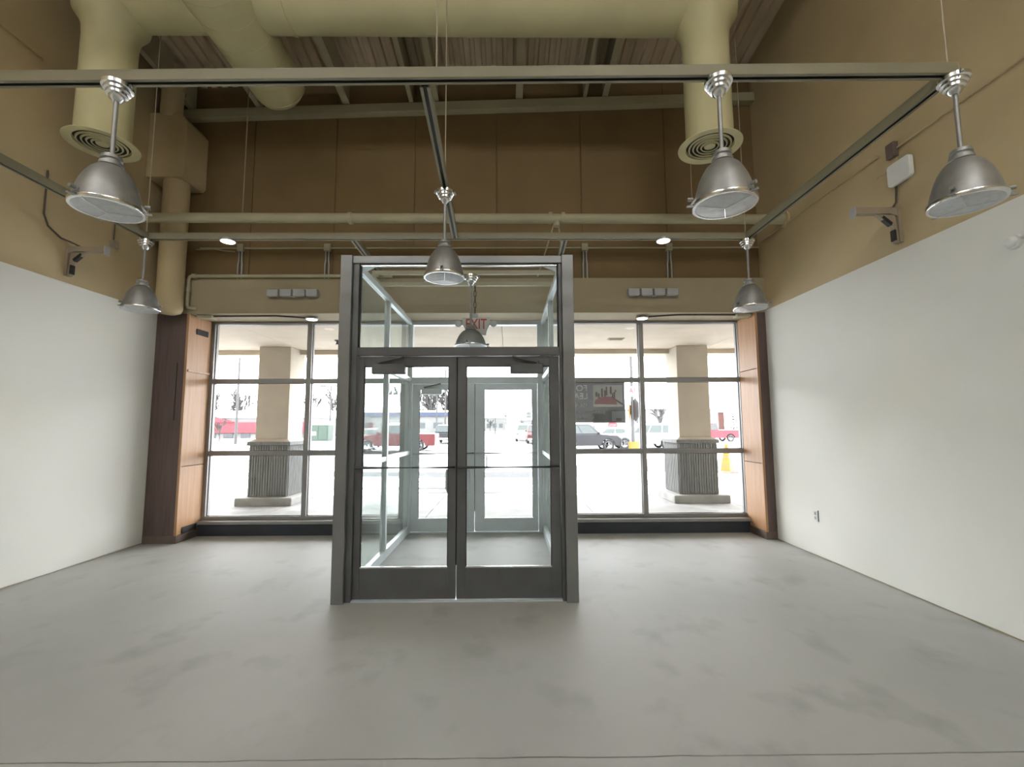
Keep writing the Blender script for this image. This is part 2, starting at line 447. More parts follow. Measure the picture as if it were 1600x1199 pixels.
# ------------------------------------------------------------------ timber pilasters at the window ends
def pilaster(label, x_wall, x_in, side):
    r = thing('timber_pilaster', label, 'pilaster', ((x_wall + x_in) / 2, YB, 0))
    s = 1 if x_in > x_wall else -1
    obj('front_panel', MB().box(x_wall, x_in - s * .02, YB, YB + .02, .10, 3.083), 'oak_shaded', r)
    zsplit = [.10, 1.0, 2.30, 3.083]
    for a, b in zip(zsplit[:-1], zsplit[1:]):
        obj('reveal_panel', MB().box(x_in - s * .02, x_in, YB + .003, YF - .055, a + .004, b - .004), 'oak_lit', r, bevel=.002)
    obj('corner_bead', MB().box(x_in - s * .028, x_in + s * .004, YB - .005, YB + .022, .10, 3.083), 'oak_lit', r, bevel=.003)
    obj('core', MB().box(x_wall, x_in - s * .022, YB + .021, YF + .05, 0, 3.083), 'dark_cavity', r)
    m = MB().box(x_wall, x_in + s * .006, YB - .006, YB + .02, 0, .10)
    m2 = MB().box(x_in - s * .02, x_in + s * .006, YB + .02, YF - .13, 0, .10)
    obj('base_block', m, 'wood_base', r, bevel=.003); obj('base_block', m2, 'wood_base', r, bevel=.003)
    return r
pl = pilaster('wide oak pilaster by the left wall with a shade-toned front and lit-toned reveal', XL + .017, -4.385, -1)
obj('vent_grille', MB().box(-4.386, -4.374, YB + .16, YB + .40, 2.83, 2.91), 'dark_cavity', pl)
obj('vent_grille', MB().box(-4.386, -4.374, YB + .10, YB + .38, .11, .19), 'dark_cavity', pl)
obj('slot', MB().box(-4.515, -4.503, YB - .003, YB + .004, 1.62, 2.40), 'gasket', pl)
obj('batten', MB().box(-4.386, -4.368, YB + .02, YF - .06, 2.285, 2.315), 'oak_lit', pl, bevel=.003)
pilaster('narrow oak pilaster by the right wall with a shade-toned front and lit-toned reveal', XR - .017, 3.437, 1)

# ------------------------------------------------------------------ entrance vestibule
VX0, VX1, VY0 = -1.535, .605, 4.10
v = thing('vestibule', 'free-standing glazed aluminium entrance vestibule in the shop front', 'vestibule', (-.465, VY0, 0))
for xa, xb in ((VX0, VX0 + .105), (VX1 - .105, VX1)):
    obj('corner_post', MB().box(xa, xb, VY0 - .02, VY0 + .13, 0, 3.10), 'aluminium', v, bevel=.004)
DX0, DX1, DC = -1.375, .470, -.465
for xa, xb in ((VX0 + .105, DX0), (DX1, VX1 - .105)):
    obj('door_jamb', MB().box(xa, xb, VY0 + .02, VY0 + .12, 0, 3.10), 'door_metal_backlit', v, bevel=.004)
obj('head_rail', MB().box(VX0 + .105, VX1 - .105, VY0 + .005, VY0 + .125, 3.03, 3.10), 'aluminium', v, bevel=.004)
obj('transom_rail', MB().box(DX0, DX1, VY0 + .015, VY0 + .125, 2.165, 2.24), 'door_metal_backlit', v, bevel=.004)
tp = obj('transom_pane', MB().box(DX0 + .0, DX1 - .0, VY0 + .065, VY0 + .071, 2.235, 3.035), 'door_glass', v)
g = MB()
for u0, u1, z0, z1 in ((DX0, DX0 + .012, 2.24, 3.03), (DX1 - .012, DX1, 2.24, 3.03), (DX0, DX1, 2.24, 2.248), (DX0, DX1, 3.018, 3.03)): g.box(u0, u1, VY0 + .05, VY0 + .064, z0, z1)
obj('gasket', g, 'gasket', tp)
obj('glazing_bead', MB().box(DX0 + .012, DX1 - .012, VY0 + .03, VY0 + .05, 3.012, 3.022), 'bright_metal', tp)
obj('threshold', MB().box(DX0, DX1, VY0 + .02, VY0 + .13, 0, .012), 'aluminium_lit', v)
for sx, xw in ((-1, -1.45), (1, .52)):
    hw = .028
    ys = [VY0 + .13, 5.42, YF - .02]
    def rail(z0, z1, nm='side_rail'):
        obj(nm, MB().box(xw - hw, xw + hw, ys[0], ys[2], z0, z1), 'aluminium_lit', v, bevel=.003)
    rail(0, .10); rail(1.12, 1.175); rail(2.17, 2.235); rail(3.03, 3.10)
    for y in ys[1:]:
        obj('side_mullion', MB().box(xw - hw - .004, xw + hw + .004, y - .035, y + .03, 0, 3.10), 'aluminium_lit', v, bevel=.003)
    for ya, yb in ((ys[0], ys[1] - .035), (ys[1] + .03, ys[2] - .035)):
        for za, zb in ((.10, 1.12), (1.175, 2.17), (2.235, 3.03)):
            obj('side_pane', MB().box(xw - .003, xw + .003, ya, yb, za, zb), 'side_glass', v)
    # corner gussets on the top frame
    x_in = xw - sx * hw
    obj('gusset', MB().prism([(x_in, VY0 + .13), (x_in - sx * .22, VY0 + .13), (x_in, VY0 + .13 + .22)], 'z', 3.06, 3.075), 'plastic_white', v)
# outer frame of the vestibule in the window plane
obj('outer_post', MB().box(-1.515, -1.41, YF - .05, YF + .06, 0, 3.087), 'aluminium_lit', v, bevel=.003)
obj('outer_post', MB().box(.435, .595, YF - .05, YF + .06, 0, 3.087), 'aluminium_lit', v, bevel=.003)
obj('outer_transom_rail', MB().box(-1.41, .435, YF - .05, YF + .06, 2.15, 2.245), 'aluminium_lit', v, bevel=.003)
obj('outer_head_rail', MB().box(-1.41, .435, YF - .05, YF + .06, 3.03, 3.087), 'aluminium_lit', v, bevel=.003)
obj('outer_transom_pane', MB().box(-1.41, .435, YF + .004, YF + .010, 2.24, 3.035), 'window_glass', v)
obj('outer_threshold', MB().box(-1.41, .435, YF - .05, YF + .06, 0, .014), 'aluminium_lit', v)

def door(name, label, x0, x1, y, hinge, m, gz0, gz1, ztop, gm, bar_z, closer, pull):
    """glazed storefront leaf; hinge = side (-1 left, 1 right) of the hinges"""
    r = sroot(name, label, 'door', ((x0 + x1) / 2, y, 0))
    t = .045
    if hinge < 0: gx0, gx1 = x0 + pull[0], x1 - pull[1]
    else: gx0, gx1 = x0 + pull[1], x1 - pull[0]
    obj('stile', MB().box(x0, gx0, y, y + t, .018, ztop), m, r, bevel=.003)
    obj('stile', MB().box(gx1, x1, y, y + t, .018, ztop), m, r, bevel=.003)
    obj('bottom_rail', MB().box(gx0, gx1, y, y + t, .018, gz0), m, r, bevel=.002)
    obj('top_rail', MB().box(gx0, gx1, y, y + t, gz1, ztop), m, r, bevel=.002)
    p = obj('pane', MB().box(gx0, gx1, y + .02, y + .026, gz0, gz1), gm, r)
    g = MB()
    for u0, u1, z0, z1 in ((gx0, gx0 + .007, gz0, gz1), (gx1 - .007, gx1, gz0, gz1), (gx0, gx1, gz1 - .007, gz1)): g.box(u0, u1, y + .006, y + .019, z0, z1)
    obj('gasket', g, 'gasket', p)
    obj('glazing_bead', MB().box(gx0, gx1, y + .002, y + .019, gz0, gz0 + .012), 'bright_metal', p)
    pb = MB().tube([(x0 + .02, y + .0, bar_z), (x0 + .02, y - .045, bar_z), (x1 - .02, y - .045, bar_z), (x1 - .02, y + .0, bar_z)], .014, 10)
    obj('push_bar', pb, m, r, smooth=40)
    d = 1 if hinge < 0 else -1
    hx = gx1 - .03 if hinge < 0 else gx0 + .03
    lx = x1 - .035 if hinge < 0 else x0 + .035
    ph = MB().tube([(hx + d * .055, y + .04, bar_z - .03), (hx + d * .03, y + .09, bar_z - .03), (hx + d * .008, y + .11, bar_z - .035), (hx, y + .115, bar_z - .06), (hx, y + .115, bar_z - .20), (hx + d * .008, y + .11, bar_z - .225), (hx + d * .03, y + .09, bar_z - .23), (hx + d * .055, y + .04, bar_z - .23)], .012, 12)
    obj('pull_handle', ph, 'aluminium_lit', r, smooth=60)
    lk = MB().cyl((lx, y - .006, bar_z - .16), (lx, y, bar_z - .16), .014, 14)
    obj('lock_cylinder', lk, m, r, smooth=40)
    if hinge < 0: obj('meeting_strip', MB().box(x1 - .004, x1 + .007, y + .018, y + .03, .30, ztop), 'gasket', r)
    if closer:
        cx = closer
        c = obj('closer', MB().box(cx - .15, cx + .15, y - .06, y, gz1 - .075, gz1 + .015), m, r, bevel=.008)
        e = cx - hinge * .13
        obj('closer_arm', MB().bar((cx + hinge * .10, y - .035, gz1 + .03), (e, y - .035, gz1 + .085), .03, .012).cyl((cx + hinge * .10, y - .035, gz1), (cx + hinge * .10, y - .035, gz1 + .04), .015, 10), 'door_metal_backlit', c)
    return r
door('door_1', 'left leaf of the inner entrance doors, backlit-toned aluminium and glass', DX0 + .004, DC - .004, VY0 + .045, -1, 'door_metal_backlit', .28, 2.07, 2.158, 'door_glass', 1.157, -1.08, (.058, .07))
door('door_2', 'right leaf of the inner entrance doors, backlit-toned aluminium and glass', DC + .004, DX1 - .004, VY0 + .045, 1, 'door_metal_backlit', .28, 2.07, 2.158, 'door_glass', 1.157, .17, (.085, .08))
OC = -.490
door('door_3', 'left leaf of the outer doors to the snowy car park', -1.406, OC - .004, YF - .02, -1, 'aluminium_lit', .196, 2.065, 2.146, 'window_glass', 1.13, -1.12, (.10, .135))
door('door_4', 'right leaf of the outer doors to the snowy car park', OC + .004, .431, YF - .02, 1, 'aluminium_lit', .196, 2.065, 2.146, 'window_glass', 1.13, None, (.075, .135))

# ------------------------------------------------------------------ lighting tracks
ZK = 3.60
def track(label, p, q, hangers=(), ends=True):
    p = Vector((p[0], p[1], ZK)); q = Vector((q[0], q[1], ZK))
    r = thing('lighting_track', label, 'light track', ((p.x + q.x) / 2, (p.y + q.y) / 2, ZK), 'ceiling-hung lighting tracks')
    m = MB().bar(p, q, .062, .012, dz=.03)
    m.bar(p, q, .010, .06, dw=-.026); m.bar(p, q, .010, .06, dw=.026)
    m.bar(p, q, .016, .004, dw=-.020, dz=-.029); m.bar(p, q, .016, .004, dw=.020, dz=-.029)
    obj('channel', m, 'track_paint', r)
    obj('conductor_slot', MB().bar(p, q, .044, .02, dz=-.010), 'gasket', r)
    for (hx, hy) in hangers:
        obj('hanger_cable', MB().cyl((hx, hy, ZK + .03), (hx, hy, deck_z(hx, hy)), .0045, 6), 'cable_tan', r)
    return r
CFR, CFL, CBR, CBL = (2.65, 2.495), (-3.93, 2.585), (2.655, 4.857), (-3.93, 4.845)
track('long front lighting track running across nearest to the viewer', CFL, CFR, [(-.42, 2.54), (2.62, 2.50)])
track('long rear lighting track across the room above the vestibule', CBL, CBR, [(-3.95, 4.845), (2.64, 4.857)])
track('left lighting track running back along the left wall', (CFL[0], CFL[1] + .035), (CBL[0], CBL[1] - .035))
track('right lighting track running back along the right wall', (CFR[0], CFR[1] + .035), (CBR[0], CBR[1] - .035))
track('centre lighting track joining the front and rear tracks', (-.498, 2.59), (-.575, 4.81), [(-.53, 3.72)])
track('short track stub over the vestibule, left of the two', (-1.70, 4.89), (-1.74, 6.12))
track('short track stub over the vestibule, right of the two', (.636, 4.89), (.66, 6.12))

# ------------------------------------------------------------------ pendant lamps
def pendant(label, shallow=False):
    def Zf(z):
        if not shallow or z > -.44: return z
        if z > -.53: return -.56 + (z + .45) * (.06 / .08)
        return -.62 + (z + .53) * (.186 / .276)
    def P_(pr): return [(a, Zf(b)) for a, b in pr]
    r = thing('pendant_lamp', label, 'lamp', (0, 0, 0), 'industrial dome pendant lamps')
    can = [(.0, .0), (.06, .0), (.078, -.012), (.078, -.034), (.066, -.038), (.066, -.056), (.054, -.06), (.054, -.078), (.040, -.082), (.036, -.10), (.018, -.118), (.0, -.12)]
    c = obj('canopy', MB().lathe(can, n=28), 'bright_metal', r, smooth=35)
    for s in (-1, 1): obj('canopy_clip', MB().tube([(s * .05, 0, -.008), (s * .082, 0, -.012), (s * .09, 0, -.035)], .007, 8), 'lamp_metal', c, smooth=50)
    obj('stem', MB().cyl((0, 0, -.11), (0, 0, Zf(-.47)), .0125, 14), 'lamp_metal', r, smooth=40)
    nk = [(.0, -.45), (.030, -.452), (.050, -.462), (.053, -.482), (.044, -.487), (.044, -.497), (.057, -.502), (.060, -.522), (.052, -.530)]
    obj('neck', MB().lathe(P_(nk), n=28), 'lamp_metal', r, smooth=35)
    dm = [(.050, -.526), (.070, -.535), (.092, -.556), (.114, -.592), (.134, -.636), (.150, -.690), (.161, -.740), (.167, -.775), (.160, -.775), (.150, -.735), (.13, -.66), (.10, -.60)]
    d = obj('dome', MB().lathe(P_(dm), n=40), 'lamp_metal', r, smooth=50)
    rm = [(.166, -.766), (.176, -.768), (.178, -.780), (.174, -.790), (.160, -.790), (.160, -.772)]
    obj('rim', MB().lathe(P_(rm), n=40), 'bright_metal', r, smooth=40)
    ln = MB()
    prof = []
    K = 14
    for i in range(K + 1):
        rr = .162 * i / K
        prof.append((rr, -.802 + .014 * (rr / .162) ** 2 + (.0022 if i % 2 else 0)))
    ln.lathe(P_(prof), n=40)
    L = obj('lens', ln, 'lens_glass', r, smooth=80)
    rib = MB()
    for k in range(3):
        a = .5 + k * 2 * PI / 3
        rib.bar((0, 0, Zf(-.806)), (.158 * math.cos(a), .158 * math.sin(a), Zf(-.793)), .0035, .003)
    obj('lens_wire', rib, 'bright_metal', L)
    for k in range(3):
        a = .35 + k * 2 * PI / 3
        u = Vector((math.cos(a), math.sin(a), 0))
        m = MB().bar(u * .155 + Vector((0, 0, Zf(-.735))), u * .190 + Vector((0, 0, Zf(-.780))), .022, .010)
        m.cyl(u * .176 + Vector((0, 0, Zf(-.742))), u * .205 + Vector((0, 0, Zf(-.742))), .011, 10)
        m.bar(u * .160 + Vector((0, 0, Zf(-.783))), u * .212 + Vector((0, 0, Zf(-.783))), .018, .007)
        obj('rim_clamp', m, 'lamp_metal', r)
    return r
ZP = ZK - .030
p0 = pendant('large dome pendant lamp at front left before the left ceiling diffuser')
p0.location = (-2.324, 2.563, ZP)
for (x, y, z, a, lb) in ((1.255, 2.515, ZP, .6, 'large dome pendant lamp at front before the right ceiling diffuser'),
                         (2.645, 2.497, ZP, 1.2, 'dome pendant lamp nearest the right wall, at the front track corner'),
                         (-3.95, 4.84, ZP, 1.9, 'small-looking dome pendant lamp hanging beside the left wall'),
                         (-.541, 3.80, ZP, .18, 'dome pendant lamp hanging in front of the vestibule transom'),
                         (2.652, 4.857, ZP, 1.1, 'dome pendant lamp hanging before the right oak pilaster')):
    o = dup(p0, (x, y, z), a, lb)
p7 = pendant('shallow dome pendant lamp hanging inside the vestibule below the exit sign', True)
p7.location = (-.40, 4.85, 3.172)

# ------------------------------------------------------------------ ductwork
YD = 4.55
ad = thing('air_duct', 'cream painted round air duct across the ceiling with two drops', 'duct', (-1.0, YD, 6.1))
obj('main_run', MB().cyl((-4.25, YD, 6.16), (2.14, YD, 6.14), .33, 48), 'duct_paint', ad, smooth=50)
def ring_at(x, r=.338, w=.02): return MB().cyl((x - w, YD, 6.15), (x + w, YD, 6.15), r, 48)
for x in (-2.35, -.42): obj('joint_band', ring_at(x), 'duct_paint', ad, smooth=50)
def diffuser(x, z, nm='diffuser'):
    prof = [(.0, 6.52), (.12, 6.52), (.30, 6.44), (.345, 6.30), (.345, 6.05), (.33, 5.88), (.275, 5.80), (.245, 5.72), (.235, 5.6), (.235, z + .05), (.25, z + .03), (.25, z)]
    d = obj('drop', MB().lathe([(r, zz) for r, zz in prof], (x, YD, 0), 40), 'duct_paint', ad, smooth=60)
    f = obj(nm, MB().lathe([(.235, z + .03), (.305, z + .006), (.318, z), (.316, z - .008), (.238, z - .002), (.236, z + .02)], (x, YD, 0), 48), 'duct_paint', ad, smooth=40)
    obj('throat_shade', MB().cyl((x, YD, z + .032), (x, YD, z + .036), .234, 40), 'dark_cavity', f)  # dark disc stands in for the shade inside the duct
    for k, r0 in enumerate((.205, .165, .125, .085)):
        obj('louvre_ring', MB().lathe([(r0 + .007, z + .007), (r0 + .009, z + .003), (r0 + .001, z - .009), (r0 - .008, z - .007), (r0 - .004, z + .004), (r0 + .007, z + .007)], (x, YD, 0), 40), 'duct_paint', f, smooth=50)
    obj('centre_cone', MB().lathe([(0, z - .012), (.03, z - .012), (.055, z + .0), (.062, z + .03), (0, z + .03)], (x, YD, 0), 32), 'duct_paint', f, smooth=40)
diffuser(2.145, 4.455)
diffuser(-4.235, 4.475)
sp = obj('spiral_branch', MB().lathe([(.0, 2.2), (.318, 2.2), (.325, 2.22), (.325, 5.50), (.315, 5.58), (.27, 5.64), (.18, 5.68), (.0, 5.69)], (-2.955, 0, 5.93), 48, 'y'), 'duct_paint', ad, smooth=50)
for k in range(11):
    hp = []
    for i in range(25):
        t = i / 24
        a = 2 * PI * t
        hp.append((-2.955 + .3265 * math.cos(a), 2.5 + k * .28 + .28 * t, 5.93 + .3265 * math.sin(a)))
    obj('spiral_seam', MB().tube(hp, .0035, 5), 'duct_paint', sp)

# ------------------------------------------------------------------ pipes and conduits on the front wall
YP, ZPp = 5.65, 4.19
sk = thing('sprinkler_pipe', 'cream painted sprinkler pipe running across below the high front wall', 'pipe', (-.5, YP, ZPp))
obj('pipe', MB().cyl((-4.83, YP, ZPp + .012), (3.598, YP, ZPp - .018), .0625, 24), 'cream_paint', sk, smooth=40)
for x in (-2.014, .555, .715): 
    obj('coupling', MB().cyl((x - .022, YP, ZPp), (x + .022, YP, ZPp), .076, 24), 'cream_paint', sk, smooth=40)
obj('outlet_tee', MB().cyl((.635, YP, ZPp), (.635, YP, ZPp - .11), .042, 18), 'cream_paint', sk, smooth=40)
obj('brace_rod', MB().cyl((.60, YP, ZPp - .08), (.42, YB - .01, 3.60), .011, 8), 'cream_paint', sk, smooth=40)
obj('brace_rod', MB().cyl((.66, YP, ZPp - .08), (.80, YB - .01, 3.60), .011, 8), 'cream_paint', sk, smooth=40)
obj('pipe_flange', MB().cyl((3.575, YP, ZPp - .018), (3.599, YP, ZPp - .018), .10, 24), 'tan_paint', sk, smooth=40)
for x in (-3.4, 2.4): obj('hanger_rod', MB().cyl((x, YP, ZPp + .05), (x, YP, deck_z(x, YP)), .005, 6), 'cable_tan', sk)

dr = thing('drain_pipe', 'thick tan drain pipe dropping down the left front corner', 'pipe', (-4.53, 6.0, 3.05))
obj('lower_pipe', MB().lathe([(0, 3.03), (.08, 3.035), (.135, 3.06), (.155, 3.11), (.155, 4.95)], (-4.54, 6.025, 0), 32), 'tan_paint', dr, smooth=50)
obj('upper_pipe', MB().lathe([(0, 5.72), (.09, 5.74), (.13, 5.80), (.13, 6.48)], (-4.60, 5.92, 0), 32), 'tan_paint', dr, smooth=50)
obj('collar', MB().lathe([(.135, 6.15), (.15, 6.15), (.15, 6.21), (.135, 6.21)], (-4.60, 5.92, 0), 32), 'tan_paint', dr, smooth=50)
ch = tag(obj('corner_chase', MB().prism([(XL + .002, 4.87), (-4.37, 4.87), (-4.33, 4.91), (-4.33, 5.66), (-4.43, 5.78), (XL + .002, 5.78)], 'y', 5.85, YU - .002), 'tan_paint', bevel=.006),
         'boxed tan chase high in the left front corner around the drain', 'chase')

cz, cy = 4.05, YU - .016
cw = thing('wall_conduit', 'thin electrical conduit running along the front wall below the sprinkler pipe', 'conduit', (0, cy, cz))
jx = [-3.773, -2.55, 1.10, 2.302]
ends = [-4.35] + jx + [XR - .002]
for a, b in zip(ends[:-1], ends[1:]):
    obj('conduit_length', MB().cyl((a + (.045 if a in jx else 0), cy, cz), (b - (.045 if b in jx else 0), cy, cz), .0115, 10), 'cream_paint', cw, smooth=40)
obj('loose_wire', MB().tube([(-4.35, 6.2, 4.0), (-4.1, 6.21, 4.01), (-3.95, 6.22, 3.985), (-3.83, 6.24, 3.98)], .007, 8), 'cable_tan', cw, smooth=60)
jl = ['leftmost of the four junction boxes on the front wall', 'junction box on the front wall, second from the left corner', 'junction box on the front wall just right of the vestibule', 'rightmost of the four junction boxes on the front wall']
for i, x in enumerate(jx):
    r = thing('junction_box', jl[i], 'junction box', (x, cy, 3.58), 'junction boxes on the front wall')
    obj('box', MB().box(x - .045, x + .045, YU - .05, YU - .001, cz - .05, cz + .055), 'cream_paint', r, bevel=.004)
    for s in (-1, 1):
        obj('drop_conduit', MB().tube([(x + s * .02, cy - .01, cz - .05), (x + s * .02, cy - .01, cz - .18), (x + s * .028, cy - .01, cz - .24), (x + s * .028, cy - .01, 3.58)], .0115, 8), 'plastic_grey', r, smooth=50)
hc = thing('header_pipe', 'cream pipe along the top of the header left of the vestibule', 'pipe', (-3.4, 6.15, 3.2))
yq = 6.165
obj('pipe_run', MB().tube([(-1.6, yq, 3.605), (-4.34, yq, 3.605), (-4.385, yq, 3.595), (-4.40, yq, 3.56), (-4.40, yq, 3.44), (-4.405, yq, 3.20), (-4.39, yq, 3.165), (-4.33, yq, 3.155), (-4.31, 6.2, 3.155)], .024, 14), 'cream_paint', hc, smooth=60)
obj('elbow', MB().cyl((-4.35, yq, 3.605), (-4.30, yq, 3.605), .034, 16), 'cream_paint', hc, smooth=40)
obj('union', MB().cyl((-4.40, yq, 3.38), (-4.40, yq, 3.45), .034, 16), 'cream_paint', hc, smooth=40)

for x0, lb in ((-3.305, 'row of four small grey boxes on the header left of the vestibule'), (1.668, 'row of four small grey boxes on the header right of the vestibule')):
    r = thing('emergency_fixture', lb, 'wall fixture', (x0 + .34, YB, 3.30), 'four-box fixtures on the header')
    obj('back_plate', MB().box(x0, x0 + .69, YB - .015, YB, 3.335, 3.385), 'plastic_grey', r)
    for k in range(4):
        a = x0 + k * .178
        pf = [(a, 3.318), (a + .02, 3.308), (a + .135, 3.308), (a + .155, 3.318), (a + .155, 3.412), (a, 3.412)]
        obj('lamp_box', MB().prism(pf, 'y', YB - .075, YB - .015), 'plastic_grey', r, bevel=.008)
    obj('test_button', MB().cyl((x0 + .36, YB - .05, 3.308), (x0 + .36, YB - .05, 3.296), .03, 12), 'plastic_grey', r)

# ------------------------------------------------------------------ small lit spots
for x, y, lb in ((-3.05, 4.83, 'round lit spotlight on the rear track left of the vestibule'), (1.715, 4.83, 'round lit spotlight on the rear track right of the vestibule')):
    r = thing('track_spotlight', lb, 'spotlight', (x, y, 3.5), 'spotlights on the rear track')
    obj('housing', MB().lathe([(0, 3.572), (.06, 3.572), (.076, 3.562), (.078, 3.540), (.072, 3.540), (.0, 3.545)], (x, y, 0), 28), 'lamp_metal', r, smooth=40)
    obj('lit_face', MB().cyl((x, y, 3.536), (x, y, 3.543), .068, 28), 'puck_light', r)
for x, y, xa, lb in ((-2.80, 6.42, -4.22, 'lit puck light under the header above the left window'), (1.93, 6.42, 3.32, 'lit puck light under the header above the right window')):
    r = thing('puck_light', lb, 'puck light', (x, y, 3.05), 'puck lights under the header')
    obj('housing', MB().lathe([(0, 3.085), (.075, 3.085), (.088, 3.074), (.084, 3.052), (.0, 3.052)], (x, y, 0), 28), 'lamp_metal', r, smooth=40)
    obj('lit_face', MB().cyl((x, y, 3.046), (x, y, 3.053), .07, 28), 'puck_light', r)
    sg = 1 if xa > x else -1
    obj('feed_conduit', MB().tube([(x + sg * .08, y, 3.072), (x + sg * .25, y - .05, 3.076), (x + sg * .45, y - .11, 3.076), (xa - sg * .09, y - .11, 3.074)], .010, 8), 'wire', r, smooth=60)
    obj('end_box', MB().box(xa - .10, xa + .10, y - .17, y - .04, 3.035, 3.084), 'cream_paint', r, bevel=.005)

# ------------------------------------------------------------------ exit sign in the vestibule
for y, z in ((4.85, 3.172), (5.12, 3.13)):
    obj('hanging_bar', MB().box(-1.47, .54, y - .022, y + .022, z, z + .04), 'cream_paint', v)
obj('bar_foot', MB().box(-1.475, -1.43, 4.82, 5.15, 3.10, 3.135), 'cream_paint', v); obj('bar_foot', MB().box(.50, .545, 4.82, 5.15, 3.10, 3.135), 'cream_paint', v)
ex = thing('exit_sign', 'white exit sign with red letters and twin lamp heads in the vestibule', 'sign', (-.36, 5.12, 2.5))
obj('body', MB().prism([(-.515, 2.75), (-.205, 2.75), (-.205, 2.68), (-.24, 2.60), (-.25, 2.55), (-.47, 2.55), (-.48, 2.60), (-.515, 2.68)], 'y', 5.09, 5.14), 'exit_body', ex, bevel=.006)
text('letters', 'EXIT', .165, (-.36, 5.089, 2.672), (PI / 2, 0, 0), 'exit_red', ex, .003, sx=.72, bold=.002)
for s in (-1, 1):
    x = -.36 + s * .20
    h = obj('lamp_head', MB().lathe([(0, 5.03), (.035, 5.035), (.04, 5.06), (.034, 5.10), (.015, 5.13), (0, 5.13)], (x, 0, 2.67), 20, 'y'), 'exit_body', ex, smooth=40)
    obj('neck', MB().cyl((x, 5.11, 2.67), (-.36 + s * .14, 5.115, 2.68), .012, 8), 'exit_body', h)
obj('mount', MB().box(-.41, -.34, 5.09, 5.14, 2.75, 2.80), 'plastic_grey', ex, bevel=.004)
for k in range(5): 
    zc = 2.81 + k * .066
    obj('chain_link', MB().tube([(-.375 + .014 * math.cos(a) * (1 if k % 2 else .2), 5.115 + .014 * math.cos(a) * (.2 if k % 2 else 1), zc + .028 + .038 * math.sin(a)) for a in [2 * PI * i / 12 for i in range(13)]], .005, 6), 'pole_metal', ex)


# ------------------------------------------------------------------ things on the side walls
def bracket(x, side, y, zt, label, cable):
    r = thing('wall_bracket', label, 'bracket', (x, y, zt - .3), 'painted wall brackets')
    s = -side
    xw = x
    obj('wall_plate', MB().box(xw, xw + s * .03, y - .03, y + .03, zt - .32, zt), 'bracket_paint', r, bevel=.003)
    obj('arm', MB().prism([(xw, zt + .01), (xw + s * .42, zt + .01), (xw + s * .42, zt - .055), (xw + s * .10, zt - .05), (xw, zt - .08)], 'y', y - .025, y + .025), 'bracket_paint', r, bevel=.003)
    b = obj('brace', MB().prism([(xw + s * .03, zt - .32), (xw + s * .06, zt - .32), (xw + s * .07, zt - .17), (xw + s * .22, zt - .055), (xw + s * .05, zt - .06)], 'y', y - .02, y + .02), 'bracket_paint', r, bevel=.003)
    obj('brace_slot', MB().bar((xw + s * .085, y - .021, zt - .145), (xw + s * .165, y - .021, zt - .075), .006, .022).bar((xw + s * .085, y, zt - .153), (xw + s * .165, y, zt - .083), .04, .02), 'gasket', b)
    obj('brace_slot', MB().box(xw + s * .055, xw + s * .072, y - .024, y + .024, zt - .30, zt - .20), 'gasket', b)
    obj('end_cap', MB().box(xw + s * .42, xw + s * .43, y - .035, y + .035, zt - .085, zt + .015), 'plastic_grey', r, bevel=.003)
    obj('feed_cable', MB().tube(cable, .009, 8), 'wire', r, smooth=60)
    return r
bracket(XR, 1, 4.0, 3.49, 'tan painted wall bracket high on the right wall', [(XR - .012, 3.985, 3.90), (XR - .012, 3.99, 3.66), (XR - .014, 4.0, 3.56), (XR - .03, 4.02, 3.52), (XR - .10, 4.0, 3.50)])
bracket(XL, -1, 4.90, 3.50, 'tan painted wall bracket high on the left wall', [(XL + .012, 4.60, 4.22), (XL + .012, 4.60, 3.75), (XL + .014, 4.65, 3.64), (XL + .014, 4.80, 3.57), (XL + .04, 4.88, 3.56), (XL + .14, 4.9, 3.51)])
rc = thing('wall_conduit', 'thin conduit running along the right wall above the bracket', 'conduit', (XR, 3.5, 4.08))
obj('conduit_length', MB().cyl((XR - .012, 6.25, 4.11), (XR - .012, 4.16, 4.10), .009, 8), 'tan_paint', rc)
obj('conduit_length', MB().cyl((XR - .012, 3.98, 4.055), (XR - .012, -2.0, 4.05), .009, 8), 'tan_paint', rc)
obj('outlet_box', MB().box(XR - .05, XR, 3.94, 4.03, 3.98, 4.12), 'wood_base', rc, bevel=.005)
obj('cover_plate', MB().box(XR - .012, XR, 3.96, 4.20, 3.90, 4.0), 'tan_paint', rc, bevel=.003)
ap = thing('access_point', 'white rounded square wireless unit high on the right wall', 'wireless unit', (XR, 3.91, 3.7))
apm = []
for (cx2, cz2, a0) in ((4.0, 3.88, 0), (3.82, 3.88, 90), (3.82, 3.735, 180), (4.0, 3.735, 270)):
    for i in range(6):
        a = math.radians(a0 + 18 * i); apm.append((cx2 + .03 * math.cos(a), cz2 + .03 * math.sin(a)))
obj('shell', MB().prism(apm, 'x', XR - .055, XR - .012), 'plastic_white', ap, smooth=40, bevel=.008)
obj('mount_plate', MB().box(XR - .012, XR, 3.84, 3.98, 3.75, 3.86), 'plastic_grey', ap)
sd = thing('smoke_detector', 'small round white detector on the right wallboard', 'detector', (XR, 3.09, 2.8))
obj('dome', MB().lathe([(0, XR - .075), (.02, XR - .075), (.035, XR - .06), (.038, XR - .04)], (0, 3.08, 2.80), 24, 'x'), 'plastic_white', sd, smooth=50)
obj('base_ring', MB().lathe([(0, XR - .04), (.05, XR - .04), (.055, XR - .03), (.055, XR - .016), (0, XR - .016)], (0, 3.08, 2.80), 24, 'x'), 'plastic_white', sd, smooth=40)
obj('conduit_stub', MB().cyl((XR - .03, 3.05, 2.81), (XR - .03, 2.2, 2.81), .010, 8), 'plastic_white', sd)
